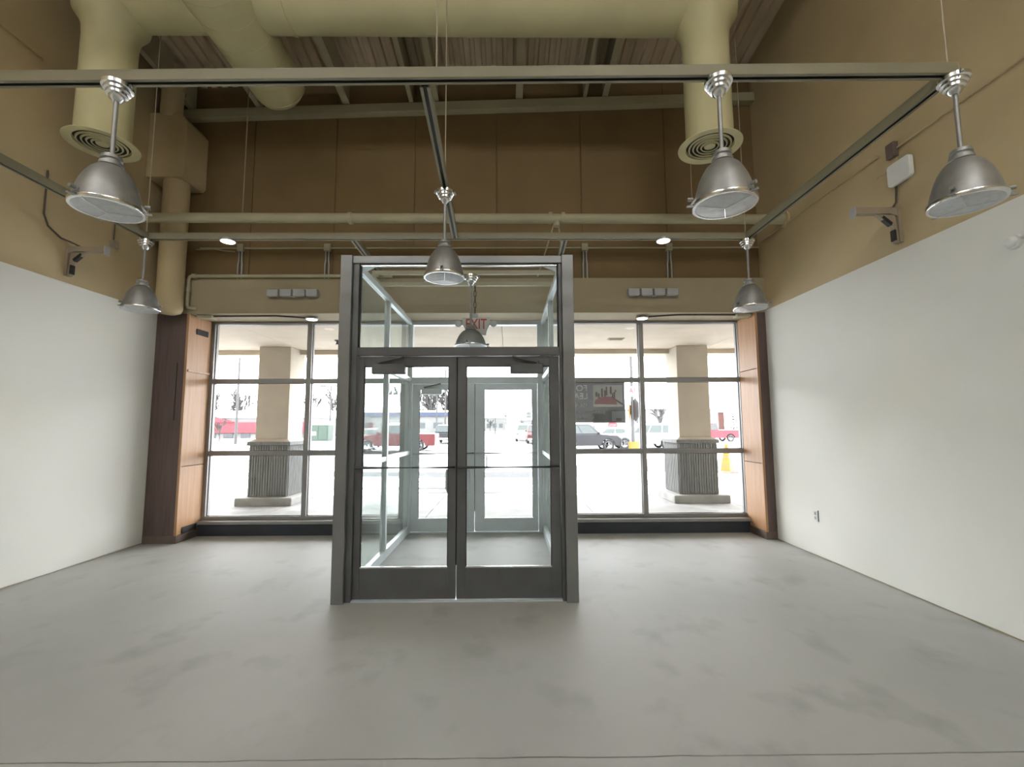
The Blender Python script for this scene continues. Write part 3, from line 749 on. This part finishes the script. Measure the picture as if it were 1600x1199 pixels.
ol = thing('wall_outlet', 'white electrical outlet low on the right wallboard', 'outlet', (XR, 5.405, .41))
obj('cover_plate', MB().box(XR - .026, XR - .016, 5.365, 5.44, .405, .525), 'plastic_white', ol, bevel=.003)
for z in (.44, .49): obj('socket', MB().box(XR - .029, XR - .0255, 5.388, 5.417, z - .017, z + .017), 'plastic_grey', ol, bevel=.002)
obj('side_gap', MB().box(XR - .020, XR - .0158, 5.356, 5.3645, .40, .53), 'gasket', ol)
lb_ = thing('junction_box', 'small tan box with a thin cable on the left wall', 'junction box', (XL, 5.44, 3.72))
obj('box', MB().box(XL, XL + .05, 5.40, 5.48, 3.72, 3.80), 'bracket_paint', lb_, bevel=.004)
obj('feed_cable', MB().tube([(XL + .012, 5.44, 3.80), (XL + .012, 5.44, 4.3)], .007, 8), 'wire', lb_)

# ------------------------------------------------------------------ unseen fill lamps added behind the viewer to brighten the shop
fx = [(-3.0, -.8, 'first'), (1.8, -.8, 'second'), (-3.0, -2.6, 'third'), (1.8, -2.6, 'fourth'), (-3.0, -4.4, 'fifth'), (1.8, -4.4, 'sixth')]
ZF = 6.75
for i, (x, y, nth) in enumerate(fx):
    r = thing('fill_light', 'added bare-tube fill light hung from the roof behind the viewer, %s back' % nth, 'lamp', (x, y, ZF), 'added fill lights behind the viewer')
    obj('housing', MB().prism([(y - .09, ZF + .02), (y + .09, ZF + .02), (y + .06, ZF + .08), (y - .06, ZF + .08)], 'x', x - 1.2, x + 1.2), 'plastic_white', r)
    for s in (-1.1, 1.1): obj('hanger_cable', MB().cyl((x + s, y, ZF + .08), (x + s, y, deck_z(x + s, y)), .005, 6), 'cable_tan', r)
    for s in (-.05, .05): obj('tube', MB().cyl((x - 1.15, y + s, ZF - .02), (x + 1.15, y + s, ZF - .02), .02, 12), 'fill_tube', r, smooth=60)

# ------------------------------------------------------------------ banner on the right window (seen from behind)
BY = YF + .016
bn = thing('lease_banner', 'dark for-lease banner on the right window, its lettering seen reversed', 'banner', (1.2, BY, 1.55))
BX0, BX1 = .70, 1.735
def card(x0, x1, z0, z1, d): return MB().add([(x0, BY - d, z0), (x1, BY - d, z0), (x1, BY - d, z1), (x0, BY - d, z1)], [(0, 1, 2, 3)])
obj('sheet', card(BX0, BX1, 1.565, 2.168, 0), 'banner', bn)
# print shows through the sheet: every figure is proud of both faces
def bprint(nm, x0, x1, z0, z1, m, d=.0015): return obj(nm, MB().box(x0, x1, BY - d, BY + d, z0, z1), m, bn)
bprint('picture_field', 1.265, 1.70, 1.80, 2.125, 'banner_print', .001)
bprint('blue_field', 1.535, 1.725, 1.585, 1.735, 'banner_blue', .001)
for k, (x, w_, z0, z1) in enumerate(((1.30, .03, 1.95, 2.02), (1.335, .025, 1.93, 2.0), (1.385, .026, 1.95, 2.07), (1.43, .024, 1.95, 2.045), (1.455, .022, 1.97, 2.10), (1.515, .028, 1.99, 2.10), (1.545, .02, 1.94, 2.0), (1.57, .022, 1.93, 2.02), (1.59, .02, 2.02, 2.05))):
    bprint('skyline_bar', x, x + w_, z0, z1, 'banner_bar', .002)
obj('red_mound', MB().prism([(1.275, 1.84), (1.62, 1.83), (1.60, 1.90), (1.54, 1.945), (1.45, 1.955), (1.36, 1.94), (1.30, 1.90)], 'y', BY - .0025, BY + .0025), 'banner_red', bn)
obj('dark_diagonal', MB().prism([(1.54, 1.955), (1.70, 1.85), (1.70, 1.82), (1.53, 1.93)], 'y', BY - .002, BY + .002), 'banner_bar', bn)
def btext(nm, body, size, xr, z, m, sx=1.0): return text(nm, body, size, (xr, BY, z), (PI / 2, 0, PI), m, bn, .002, 'LEFT', sx, size * .008)
btext('headline', 'FOR', .125, 1.185, 2.075, 'banner_letter', 1.1)
btext('headline', 'LEASE', .125, 1.185, 1.955, 'banner_letter')
btext('phone_line', '456-4', .085, 1.185, 1.82, 'banner_print', .95)
btext('name_line', 'SHAWN EVANS', .058, 1.44, 1.71, 'banner_dim', 1.0)
btext('name_line', 'PAMELA W', .052, 1.27, 1.635, 'banner_dim', .9)
bprint('corner_tab', 1.60, 1.68, 1.59, 1.63, 'banner_bar', .002)
obj('eyelet', MB().cyl((1.712, BY - .003, 2.145), (1.712, BY + .007, 2.145), .008, 12), 'sign_white', bn)

# ------------------------------------------------------------------ covered walk outside
so = sroot('trim_1', 'cream soffit and edge beam of the covered walk outside', 'soffit', (0, 8, 3.1))
for k in range(6):
    a = -13 + k * 4.3
    obj('soffit_panel', MB().box(a + .004, a + 4.296, YF + .12, 9.72, 3.165, 3.20), 'soffit', so)
obj('edge_beam', MB().box(-13, 12.8, 9.72, 10.15, 3.07, 3.9), 'soffit', so)
obj('canopy_roof', MB().box(-13, 12.8, YF + .25, 10.25, 3.9, 4.05), 'clean_snow', so)
fo = struct(obj('wall_outside', MB().box(-13, XL - .26, YF - .1, YF + .25, -.1, 3.9).box(XR + .26, 12.8, YF - .1, YF + .25, -.1, 3.9), 'stucco'), 'stucco outer walls of the neighbouring shops', 'wall')
gd = struct(obj('ground', MB().box(-320, 320, 10.4, 700, -.6, -.10), 'snow'), 'snow covered car park with slushy wheel tracks', 'ground')
sw = sroot('sidewalk', 'concrete walk dusted with snow outside the shop front', 'sidewalk', (0, 8, -.1))
for k in range(9):
    a = -13 + k * 2.9
    obj('slab', MB().box(a + .006, a + 2.894, 6.9, 10.1, -.3, -.005), 'sidewalk', sw)
obj('curb', MB().box(-13, 13.1, 10.106, 10.42, -.5, -.005), 'plinth_stone', sw, bevel=.02)
for k in range(6):
    y0 = 10.9 + k * .72 + random.uniform(-.15, .15)
    pts = []
    random.seed(50 + k)
    nn = 60
    m = MB(); vs = []; fs = []
    for i in range(nn + 1):
        x = -30 + 60 * i / nn
        hh = .018 + .03 * random.random(); ww = .09 + .10 * random.random(); yy = y0 + .10 * math.sin(x * .4 + k) + random.uniform(-.04, .04)
        vs += [(x, yy - ww, -.12), (x, yy, -.10 + hh), (x, yy + ww, -.12)]
    for i in range(nn):
        a = i * 3
        fs += [(a, a + 3, a + 4, a + 1), (a + 1, a + 4, a + 5, a + 2)]
    o = obj('snow_ridge', m.add(vs, fs), 'clean_snow', smooth=80)
    o['kind'] = 'stuff'; o['label'] = 'low ridges of ploughed snow between wheel tracks'; o['category'] = 'snow'

def pillar(x0, label):
    r = thing('porch_pillar', label, 'pillar', (x0 + .39, 9.6, 0), 'pillars of the covered walk')
    y0 = 9.22
    obj('plinth', MB().box(x0 - .16, x0 + .95, y0 - .16, y0 + .95, -.01, .15), 'plinth_stone', r, bevel=.02)
    rows = [.15, .51, .87, 1.16]
    for a, b in zip(rows[:-1], rows[1:]):
        for i in range(2):
            off = 0
            obj('split_block', MB().box(x0 + i * .395 + .002, x0 + (i + 1) * .395 - .002, y0, y0 + .79, a + .002, b - .002), 'split_block', r, bevel=.008)
    # ribbed faces of the split block
    for f in range(2):
        m = MB()
        for k in range(16):
            u = .0135 + k * .0494
            if f == 0: m.box(x0 + u, x0 + u + .03, y0 - .012, y0 + .01, .17, 1.15)
            else:
                xx = x0 + .79 if x0 < 0 else x0
                m.box(xx - .012, xx + .012, y0 + u, y0 + u + .03, .17, 1.15)
        obj('block_ribs', m, 'split_block', r)
    obj('cap_course', MB().box(x0 - .035, x0 + .825, y0 - .035, y0 + .825, 1.16, 1.235), 'split_block', r, bevel=.01)
    obj('cap_slope', MB().hexa([(x0 - .02, y0 - .02, 1.235), (x0 + .81, y0 - .02, 1.235), (x0 + .81, y0 + .81, 1.235), (x0 - .02, y0 + .81, 1.235)], [(x0 + .07, y0 + .07, 1.29), (x0 + .72, y0 + .07, 1.29), (x0 + .72, y0 + .72, 1.29), (x0 + .07, y0 + .72, 1.29)]), 'stucco', r)
    obj('shaft', MB().box(x0 + .07, x0 + .72, y0 + .07, y0 + .72, 1.29, 3.165), 'stucco', r, bevel=.01)
pillar(-5.17, 'cream and grey block pillar outside the left window')
pillar(3.41, 'cream and grey block pillar outside the right window')
for x, y, lb in ((-3.25, 8.6, 'small sprinkler head under the porch soffit outside the left window'), (1.15, 8.6, 'small sprinkler head under the porch soffit near the vestibule')):
    r = thing('fire_sprinkler', lb, 'sprinkler', (x, y, 3.1), 'sprinkler heads under the soffit')
    obj('rosette', MB().cyl((x, y, 3.15), (x, y, 3.165), .05, 16), 'pole_metal', r, smooth=40)
    obj('spray_body', MB().lathe([(0, 3.15), (.02, 3.15), (.02, 3.10), (.035, 3.095), (.035, 3.085), (0, 3.085)], (x, y, 0), 14), 'pole_metal', r, smooth=40)
vt = thing('soffit_vent', 'small cream vent in the porch soffit outside the right window', 'vent', (2.1, 8.7, 3.15))
obj('frame', MB().box(1.9, 2.2, 8.45, 8.6, 3.15, 3.165), 'stucco', vt)
for k in range(3): obj('slat', MB().box(1.92, 2.18, 8.468 + k * .045, 8.49 + k * .045, 3.143, 3.152), 'yellow', vt)

# ------------------------------------------------------------------ cars
def car(kind, paint, label, loc, rot, snow=True):
    r = thing('parked_car' if kind != 'pickup' else 'pickup_truck', label, 'car' if kind != 'pickup' else 'truck', (0, 0, 0), 'parked vehicles')
    if kind == 'pickup': Lh, W, belt, top = 2.75, .95, 1.12, 1.82
    elif kind == 'suv': Lh, W, belt, top = 2.35, .93, 1.08, 1.72
    else: Lh, W, belt, top = 2.25, .88, .92, 1.46
    # faces -X; side profile with wheel arches
    wx = (-Lh * .64, Lh * .60); R = .36 if kind != 'sedan' else .32
    def arch(c): return [(c + (R + .07) * math.cos(a), .34 + (R + .07) * math.sin(a)) for a in [PI * i / 8 for i in range(8, -1, -1)]]
    hood = belt - .10
    bot = [(-Lh, .42)] + [(-Lh + .03, .30)] + arch(wx[0]) + arch(wx[1]) + [(Lh - .03, .34), (Lh, .55)]
    if kind == 'pickup': tops = [(Lh, belt + .02), (Lh * .20, belt + .02), (-Lh * .40, belt), (-Lh * .92, hood), (-Lh, hood - .18)]
    else: tops = [(Lh, belt - .05), (Lh * .9, belt), (-Lh * .42, belt), (-Lh * .90, hood), (-Lh, hood - .2)]
    obj('body', MB().prism(bot + tops, 'y', -W, W), paint, r, bevel=.04)
    x = {'pickup': (-Lh * .42, -Lh * .16, Lh * .14, Lh * .20), 'suv': (-Lh * .46, -Lh * .16, Lh * .86, Lh * .97), 'sedan': (-Lh * .50, -Lh * .12, Lh * .45, Lh * .85)}[kind]
    b = belt - .01; iw = W - .22
    obj('cabin', MB().hexa([(x[0], -W + .05, b), (x[3], -W + .05, b), (x[3], W - .05, b), (x[0], W - .05, b)], [(x[1], -iw, top), (x[2], -iw, top), (x[2], iw, top), (x[1], iw, top)]), paint, r, bevel=.05)
    # glass set proud of the cabin
    def lerp(a, c, t): return a + (c - a) * t
    z0, z1 = b + .06, top - .09
    t0, t1 = (z0 - b) / (top - b), (z1 - b) / (top - b)
    splits = [.04, .48, .94] if kind != 'suv' else [.04, .36, .66, .95]
    for s in (-1, 1):
        for a, c in zip(splits[:-1], splits[1:]):
            q = []
            for (f, t) in ((a + .015, t0), (c - .015, t0), (c - .015, t1), (a + .015, t1)):
                xx = lerp(lerp(x[0], x[1], t), lerp(x[3], x[2], t), f); yy = s * (lerp(W - .05, iw, t) + .006)
                q.append((xx, yy, lerp(b, top, t)))
            obj('side_window', MB().add(q + [(p[0], p[1] - s * .03, p[2]) for p in q], [(0, 1, 2, 3), (7, 6, 5, 4), (0, 4, 5, 1), (1, 5, 6, 2), (2, 6, 7, 3), (3, 7, 4, 0)]), 'car_glass', r)
    for e0, e1, d in ((x[0], x[1], -.008), (x[3], x[2], .008)):
        q = []
        for (f, t) in ((-.88, t0), (.88, t0), (.88, t1), (-.88, t1)):
            q.append((lerp(e0, e1, t) + d, f * lerp(W - .05, iw, t), lerp(b, top, t)))
        obj('windscreen', MB().add(q + [(p[0] - d * 4, p[1], p[2]) for p in q], [(0, 1, 2, 3), (7, 6, 5, 4), (0, 4, 5, 1), (1, 5, 6, 2), (2, 6, 7, 3), (3, 7, 4, 0)]), 'car_glass', r)
    for c in wx:
        for s in (-1, 1):
            y0 = s * (W - .20)
            wch = obj('wheel', MB().lathe([(R - .12, y0), (R - .02, y0), (R, y0 + s * .04), (R, y0 + s * .18), (R - .03, y0 + s * .21), (R - .13, y0 + s * .21), (R - .13, y0 + s * .17), (R - .12, y0)], (c, 0, R), 24, 'y'), 'tyre', r, smooth=40)
            sp_ = MB()
            for k in range(5):
                a = 2 * PI * k / 5 + .3
                sp_.bar((c, y0 + s * .19, R), (c + (R - .12) * math.cos(a), y0 + s * .19, R + (R - .12) * math.sin(a)), .07, .02)
            sp_.cyl((c, y0 + s * .17, R), (c, y0 + s * .205, R), .06, 12)
            sp_.lathe([(R - .13, y0 + s * .16), (R - .10, y0 + s * .21), (R - .13, y0 + s * .215), (R - .155, y0 + s * .19)], (c, 0, R), 24, 'y')
            obj('wheel_rim', sp_, 'rim', wch)
    for s in (-1, 1):
        obj('head_lamp', MB().box(-Lh - .01, -Lh + .12, s * (W - .32), s * (W - .06), hood - .26, hood - .14), 'car_glass', r, bevel=.02)
        obj('tail_lamp', MB().box(Lh - .08, Lh + .012, s * (W - .20), s * (W - .02), belt - .42, belt - .12), 'tail_red', r, bevel=.02)
        obj('mirror', MB().box(-Lh * .40, -Lh * .40 + .12, s * (W - .02), s * (W + .16), belt + .02, belt + .16), paint, r, bevel=.03)
    obj('bumper', MB().box(-Lh - .05, -Lh + .1, -W + .05, W - .05, .32, .52), 'plastic_grey', r, bevel=.03)
    obj('bumper', MB().box(Lh - .1, Lh + .06, -W + .05, W - .05, .40, .58), 'plastic_grey', r, bevel=.03)
    if kind == 'pickup':
        obj('bed_interior', MB().box(Lh * .24, Lh - .08, -W + .08, W - .08, belt + .0, belt + .028), 'clean_snow', r)
    if snow:
        obj('roof_snow', MB().hexa([(x[1] + .05, -iw + .05, top - .01), (x[2] - .05, -iw + .05, top - .01), (x[2] - .05, iw - .05, top - .01), (x[1] + .05, iw - .05, top - .01)], [(x[1] + .12, -iw + .12, top + .05), (x[2] - .12, -iw + .12, top + .05), (x[2] - .12, iw - .12, top + .05), (x[1] + .12, iw - .12, top + .05)]), 'clean_snow', r, bevel=.02)
    r.location = (loc[0], loc[1], -.10); r.rotation_euler = (0, 0, rot)
    return r
car('pickup', 'car_red', 'dark red pickup truck parked left of the entrance doors', (-7.65, 31.6), 0)
car('suv', 'car_dark', 'dark car parked end-on behind the dark red pickup', (-5.9, 44.5), -PI / 2)
car('suv', 'car_dark', 'dark blue-black car below the for-lease banner', (4.9, 30.2), PI)
car('suv', 'car_silver', 'pale silver car parked beside the right pillar', (9.55, 32.6), 0)
car('sedan', 'car_white', 'white car parked behind the sign post', (8.6, 39.0), 0)
car('suv', 'car_silver', 'silver car parked in the rear row behind the dark car', (6.4, 44.8), 0)
car('pickup', 'car_white', 'white truck parked end-on seen through the right outer door', (1.75, 50.5), PI / 2)
car('suv', 'car_red', 'red car parked end-on seen through the right outer door', (2.65, 43.8), PI / 2)
car('pickup', 'bright_red', 'bright red truck parked right of the right pillar', (20.3, 46.0), 0)

# ------------------------------------------------------------------ street furniture
sp2 = thing('sign_post', 'grey lamp post with a white A1 sign and diamond signs', 'sign post', (7.72, 28.3, -.1))
obj('pole', MB().cyl((7.72, 28.3, .5), (7.72, 28.3, 8.5), .10, 16, .085), 'pole_metal', sp2, smooth=40)
a1 = obj('row_sign', MB().box(7.50, 7.98, 28.15, 28.18, 3.30, 3.95), 'sign_white', sp2, bevel=.01)
text('row_letters', 'A1', .48, (7.74, 28.145, 3.66), (PI / 2, 0, 0), 'bright_red', sp2, .004, sx=.8, bold=.012)
text('row_arrow', '<>', .22, (7.74, 28.145, 3.38), (PI / 2, 0, 0), 'pole_metal', sp2, .004)
def diamond(cx, cy, cz, hw, ang, m, nm):
    c, s = math.cos(ang), math.sin(ang)
    q = [(0, -hw), (hw, 0), (0, hw), (-hw, 0)]
    fr = [(cx + u * c, cy + u * s, cz + v_) for u, v_ in q]; bk = [(x - s * .012, y + c * .012, z) for x, y, z in fr]
    return obj(nm, MB().add(fr + bk, [(0, 1, 2, 3), (7, 6, 5, 4), (0, 4, 5, 1), (1, 5, 6, 2), (2, 6, 7, 3), (3, 7, 4, 0)]), m, sp2)
diamond(7.50, 28.05, 2.50, .75, math.radians(70), 'sign_yellow', 'diamond_sign')
diamond(7.86, 28.12, 2.50, .75, math.radians(-66), 'pole_metal', 'diamond_sign')
obj('yellow_base', MB().cyl((7.76, 28.3, -.12), (7.76, 28.3, .52), .33, 20), 'yellow', sp2, smooth=40)
cn = thing('caution_cone', 'yellow folding caution cone standing on the snow right of the pillar', 'caution cone', (7.42, 15.6, -.1))
obj('cone', MB().lathe([(.24, -.02), (.225, .02), (.09, .74), (.075, .76)], (7.42, 15.6, 0), 4), 'yellow', cn, bevel=.01)
obj('top_knob', MB().lathe([(.06, .75), (.06, .84), (.045, .87), (0, .87)], (7.42, 15.6, 0), 12), 'yellow', cn, smooth=40)
obj('foot', MB().box(7.16, 7.68, 15.36, 15.84, -.10, -.02), 'wood_base', cn, bevel=.01)
for z, w_ in ((.44, .145), (.16, .21)): obj('dark_stripe', MB().lathe([(w_ + .006, z - .012), (w_ + .004, z + .012), (w_ - .02, z)], (7.42, 15.6, 0), 4), 'wood_base', cn)
tb = thing('transformer_box', 'green utility cabinet capped with snow beyond the left window', 'utility cabinet', (-22.0, 54, -.1))
obj('cabinet', MB().box(-23.1, -20.85, 53.2, 54.8, -.1, 1.75), 'utility_green', tb, bevel=.04)
for x in (-23.0, -21.95): obj('cabinet_door', MB().box(x, x + 1.0, 53.16, 53.21, .05, 1.6), 'utility_green', tb, bevel=.02)
obj('warning_label', MB().box(-22.75, -22.2, 53.14, 53.165, .55, 1.0), 'sign_white', tb)
obj('snow_cap', MB().hexa([(-23.15, 53.1, 1.75), (-20.8, 53.1, 1.75), (-20.8, 54.9, 1.75), (-23.15, 54.9, 1.75)], [(-22.8, 53.4, 2.2), (-21.1, 53.4, 2.2), (-21.1, 54.6, 2.2), (-22.8, 54.6, 2.2)]), 'clean_snow', tb, bevel=.1)
ps = thing('small_red_sign', 'small red sign on a stake above the dark car', 'sign', (9.4, 41.2, -.1))
obj('stake', MB().cyl((9.4, 41.2, -.1), (9.4, 41.2, 1.2), .03, 8), 'pole_metal', ps)
obj('sign_face', MB().prism([(9.4 + .42 * math.cos(PI / 8 + i * PI / 4), 1.55 + .42 * math.sin(PI / 8 + i * PI / 4)) for i in range(8)], 'y', 41.12, 41.16), 'bright_red', ps)
text('sign_letters', 'STOP', .26, (9.4, 41.115, 1.55), (PI / 2, 0, 0), 'sign_white', ps, .003)
def lamp_post(x, y, h, arms, label):
    r = thing('street_lamp', label, 'street lamp', (x, y, -.1), 'car park lamp posts')
    obj('pole', MB().cyl((x, y, -.1), (x, y, h), .13, 10, .08), 'pole_metal', r, smooth=40)
    for a, rise in arms:
        obj('arm', MB().cyl((x, y, h - .1), (x + a, y, h + rise), .06, 8), 'pole_metal', r)
        obj('lamp_head', MB().box(x + a - .35, x + a + .35, y - .2, y + .2, h + rise - .06, h + rise + .08), 'pole_metal', r, bevel=.03)
lamp_post(-26.6, 45, 12, ((-1.2, .2), (1.2, .2)), 'tall lamp post beyond the left window beside the left pillar')
lamp_post(-23.3, 60, 6.9, ((-1.1, 0), (1.1, 0)), 'twin-arm lamp post above the green utility cabinet')
lamp_post(-8.25, 60, 9, ((1.2, .1),), 'thin lamp post seen through the left outer door')
lamp_post(-10.3, 66, 6, ((-1.0, .1),), 'thin post at the left edge of the left outer door glass')
lamp_post(-2.55, 90, 6.1, ((-1.7, .6),), 'lamp post with its arm to the left, seen through the right outer door')
lamp_post(2.9, 100, 5.9, ((2.0, .7),), 'lamp post with its arm to the right, seen through the right outer door')

# ------------------------------------------------------------------ buildings far across the car park
def building(label, x0, x1, y0, y1, h, wall, band=None, wins=(), gable=None, roof_h=1.2):
    r = thing('far_building', label, 'building', ((x0 + x1) / 2, (y0 + y1) / 2, -.1))
    obj('walls', MB().box(x0, x1, y0, y1, -.1, h), wall, r)
    obj('roof_snow', MB().hexa([(x0 - .3, y0 - .3, h), (x1 + .3, y0 - .3, h), (x1 + .3, y1, h), (x0 - .3, y1, h)], [(x0 + .6, y0 + 4, h + roof_h), (x1 - .6, y0 + 4, h + roof_h), (x1 - .6, y1, h + roof_h), (x0 + .6, y1, h + roof_h)]), 'clean_snow', r)
    if band: 
        m, z0, z1 = band
        obj('sign_band', MB().box(x0 - .2, x1 + .2, y0 - .35, y0 - .02, z0, z1), m, r)
    for (a, b, z0, z1) in wins:
        f = obj('window', MB().box(a, b, y0 - .08, y0 + .02, z0, z1), 'far_window', r)
    if gable:
        a, b, z0, z1 = gable
        obj('gable', MB().prism([(a, z0), (b, z0), ((a + b) / 2, z1)], 'y', y0 - .6, y0 - .1), band[0] if band else wall, r)
    return r
b1 = building('low store with a long red front and snowy roof beyond the left window', -52, -30.2, 70, 90, 3.0, 'far_wall', ('pink_red', .7, 2.3), [(-51 + k * 2.6, -49.6 + k * 2.6, -.05, .62) for k in range(8)], (-50, -41.5, 2.3, 3.6), 1.2)
for k in range(5): obj('sign_letter', MB().box(-37.0 + k * .95, -36.5 + k * .95, 69.55, 69.64, 1.1, 1.9), 'sign_white', b1)
b2 = building('white building with a blue fascia stripe beyond the green cabinet', -37.5, -9.6, 92, 106, 4.4, 'far_wall', ('blue_band', 3.55, 4.4), [(-36 + k * 3.5, -34.2 + k * 3.5, 1.2, 2.3) for k in range(8)], None, .5)
obj('fascia_emblem', MB().box(-12.0, -11.4, 91.56, 91.66, 3.75, 4.2), 'sign_white', b2)
building('grey metal-sided warehouse behind the parked cars at right', 18.5, 36, 78, 100, 4.3, 'far_wall', None, [(22 + k * 4, 22.15 + k * 4, 0, 4.2) for k in range(3)], None, 1.0)
building('brown brick building right of the right pillar', 38.2, 44.6, 94, 106, 4.2, 'far_brick', None, [(39, 40.5, 1, 2.2), (42, 43.5, 1, 2.2)], None, .5)
building('low snowy building seen centrally through the outer doors', -10, -1.0, 150, 165, 4.2, 'far_wall', None, [(-9 + k * 2, -7.8 + k * 2, 1.0, 2.4) for k in range(4)], None, .8)
building('low grey building right of centre beyond the car park', 4, 15, 160, 175, 3.6, 'far_wall', None, [(5 + k * 2, 6.2 + k * 2, 1.0, 2.4) for k in range(5)], None, .8)
building('distant grey office tower seen through the right outer door', 17.0, 21.0, 420, 432, 17.5, 'far_wall', None, [(17.4 + (k % 3) * 1.2, 18.2 + (k % 3) * 1.2, 3 + (k // 3) * 3, 5 + (k // 3) * 3) for k in range(12)], None, .3)
building('distant slim tower left of the lamp posts', -4.2, -1.2, 400, 410, 14.0, 'far_wall', None, [(-3.8 + (k % 2) * 1.3, -2.9 + (k % 2) * 1.3, 3 + (k // 2) * 3, 5 + (k // 2) * 3) for k in range(6)], None, .3)

# ------------------------------------------------------------------ trees
def branchy(seed, h, spread=.38, depth=4):
    rnd = random.Random(seed); m = MB()
    def grow(p, d, L, r, lv):
        q = p + d * L
        m.cyl(p, q, r, 4, r * .7, caps=False)
        if lv == 0: return
        k = 4 if lv > 1 else 3
        for i in range(k):
            t = rnd.uniform(.35, 1.0)
            nd = (d + Vector((rnd.uniform(-1, 1), rnd.uniform(-1, 1), rnd.uniform(-.1, .7))) * spread * 1.6).normalized()
            grow(p + d * L * t, nd, L * rnd.uniform(.5, .72), max(r * .62, .07), lv - 1)
    grow(Vector((0, 0, 0)), Vector((0, 0, 1)), h * .42, h * .022, depth)
    return m
def spruce(seed, h, rad):
    rnd = random.Random(seed); f = MB(); sn = MB()
    nl = 11
    for i in range(nl):
        z = h * (.10 + .86 * i / nl); rr = rad * (1 - i / nl) ** .85 + .08
        k = max(5, int(12 - i * .6))
        a0 = rnd.random() * 6
        for j in range(k):
            a = a0 + 2 * PI * j / k + rnd.uniform(-.15, .15); R_ = rr * rnd.uniform(.75, 1.1)
            u = Vector((math.cos(a), math.sin(a), 0)); s_ = Vector((-u.y, u.x, 0))
            top = Vector((0, 0, z + .12 * h / nl * 3)); tip = u * R_ + Vector((0, 0, z - .18 * R_)); mid = u * R_ * .55 + Vector((0, 0, z + .02 * R_))
            wd = R_ * .24
            f.add([top, mid + s_ * wd, tip, mid - s_ * wd, mid + Vector((0, 0, -.12 * R_))], [(0, 1, 2), (0, 2, 3), (0, 4, 1), (1, 4, 2), (2, 4, 3), (3, 4, 0)])
            if rnd.random() < .6:
                e = Vector((0, 0, .05 * R_ + .03))
                sn.add([top * .3 + mid * .7 + e, mid + s_ * wd * .7 + e, tip + e, mid - s_ * wd * .7 + e, mid + e * 2.2], [(0, 1, 4), (1, 2, 4), (2, 3, 4), (3, 0, 4), (0, 3, 2, 1)])
    return f, sn
protos = {}
def tree(kind, label, x, y, h, rot, var):
    key = (kind, var)
    nm = 'bare_tree' if kind == 'bare' else 'spruce_tree'
    if key not in protos:
        r = thing(nm, label, 'tree', (0, 0, 0), 'trees beyond the car park')
        if kind == 'bare':
            obj('branches', branchy(100 + var, 10, .36 + .05 * var), 'frosted_bark', r)
        else:
            f, sn = spruce(200 + var, 10, 2.3 - .3 * var)
            obj('trunk', MB().cyl((0, 0, 0), (0, 0, 9.5), .2, 6, .05), 'bark', r)
            b_ = obj('foliage', f, 'needles', r); obj('snow_load', sn, 'clean_snow', b_)
        protos[key] = r
    else: r = dup(protos[key], (0, 0, 0), rot, label)
    r.location = (x, y, -.1); r.rotation_euler = (0, 0, rot); r.scale = (h / 10,) * 3
    return r
rnd = random.Random(5)
LB = 'frosted bare tree in the row behind the red-fronted store'
for i, x in enumerate((-66, -63.5, -58, -55.5, -52.5)): tree('bare', LB, x + rnd.uniform(-.5, .5), 101 + (i % 2) * 5, rnd.uniform(10.5, 12.5), rnd.random() * 6, i % 3)
LB2 = 'frosted bare tree in the row behind the blue-striped building'
for i in range(11): tree('bare', LB2, -48 + i * 3.3 + rnd.uniform(-.3, .3), 112 + (i % 3) * 5, rnd.uniform(11.5, 14), rnd.random() * 6, i % 3)
LB3 = 'tall bare tree standing behind the red pickup, seen through the left door'
for i in range(6): tree('bare', LB3, -18.2 + i * 1.75 + rnd.uniform(-.2, .2), 112 + (i % 3) * 6, rnd.uniform(12, 16), rnd.random() * 6, i % 3)
for x, y, h, vr, lb in ((-59.8, 100, 9.8, 0, 'taller of the two dark spruces beyond the left window'), (-57.0, 104, 8.6, 1, 'shorter of the two dark spruces beyond the left window'),
                        (3.35, 110, 4.6, 0, 'snowy spruce between the lamp posts, seen through the right outer door'), (34.6, 70, 5.0, 0, 'snow-laden spruce at the right edge of the right window'),
                        (-1.4, 190, 5.5, 1, 'small far spruce in the middle of the car park view'), (1.0, 185, 5.8, 1, 'small far spruce left of the snowy spruce'), (5.5, 200, 6.5, 1, 'small far spruce right of the snowy spruce')):
    tree('spruce', lb, x, y, h, rnd.random() * 6, vr)
tree('bare', 'small snowy bare tree in front of the red-fronted store', -33.8, 54, 3.2, 1.0, 1)
tree('bare', 'bare tree behind the silver car left of the right pillar', 23.8, 72, 5.6, 2.0, 2)
tree('bare', 'low bare tree at far left of the right outer door view', -8.9, 140, 5.6, .4, 0)
tree('bare', 'low bare tree beside the distant slim tower', -5.6, 142, 5.0, 3.3, 1)
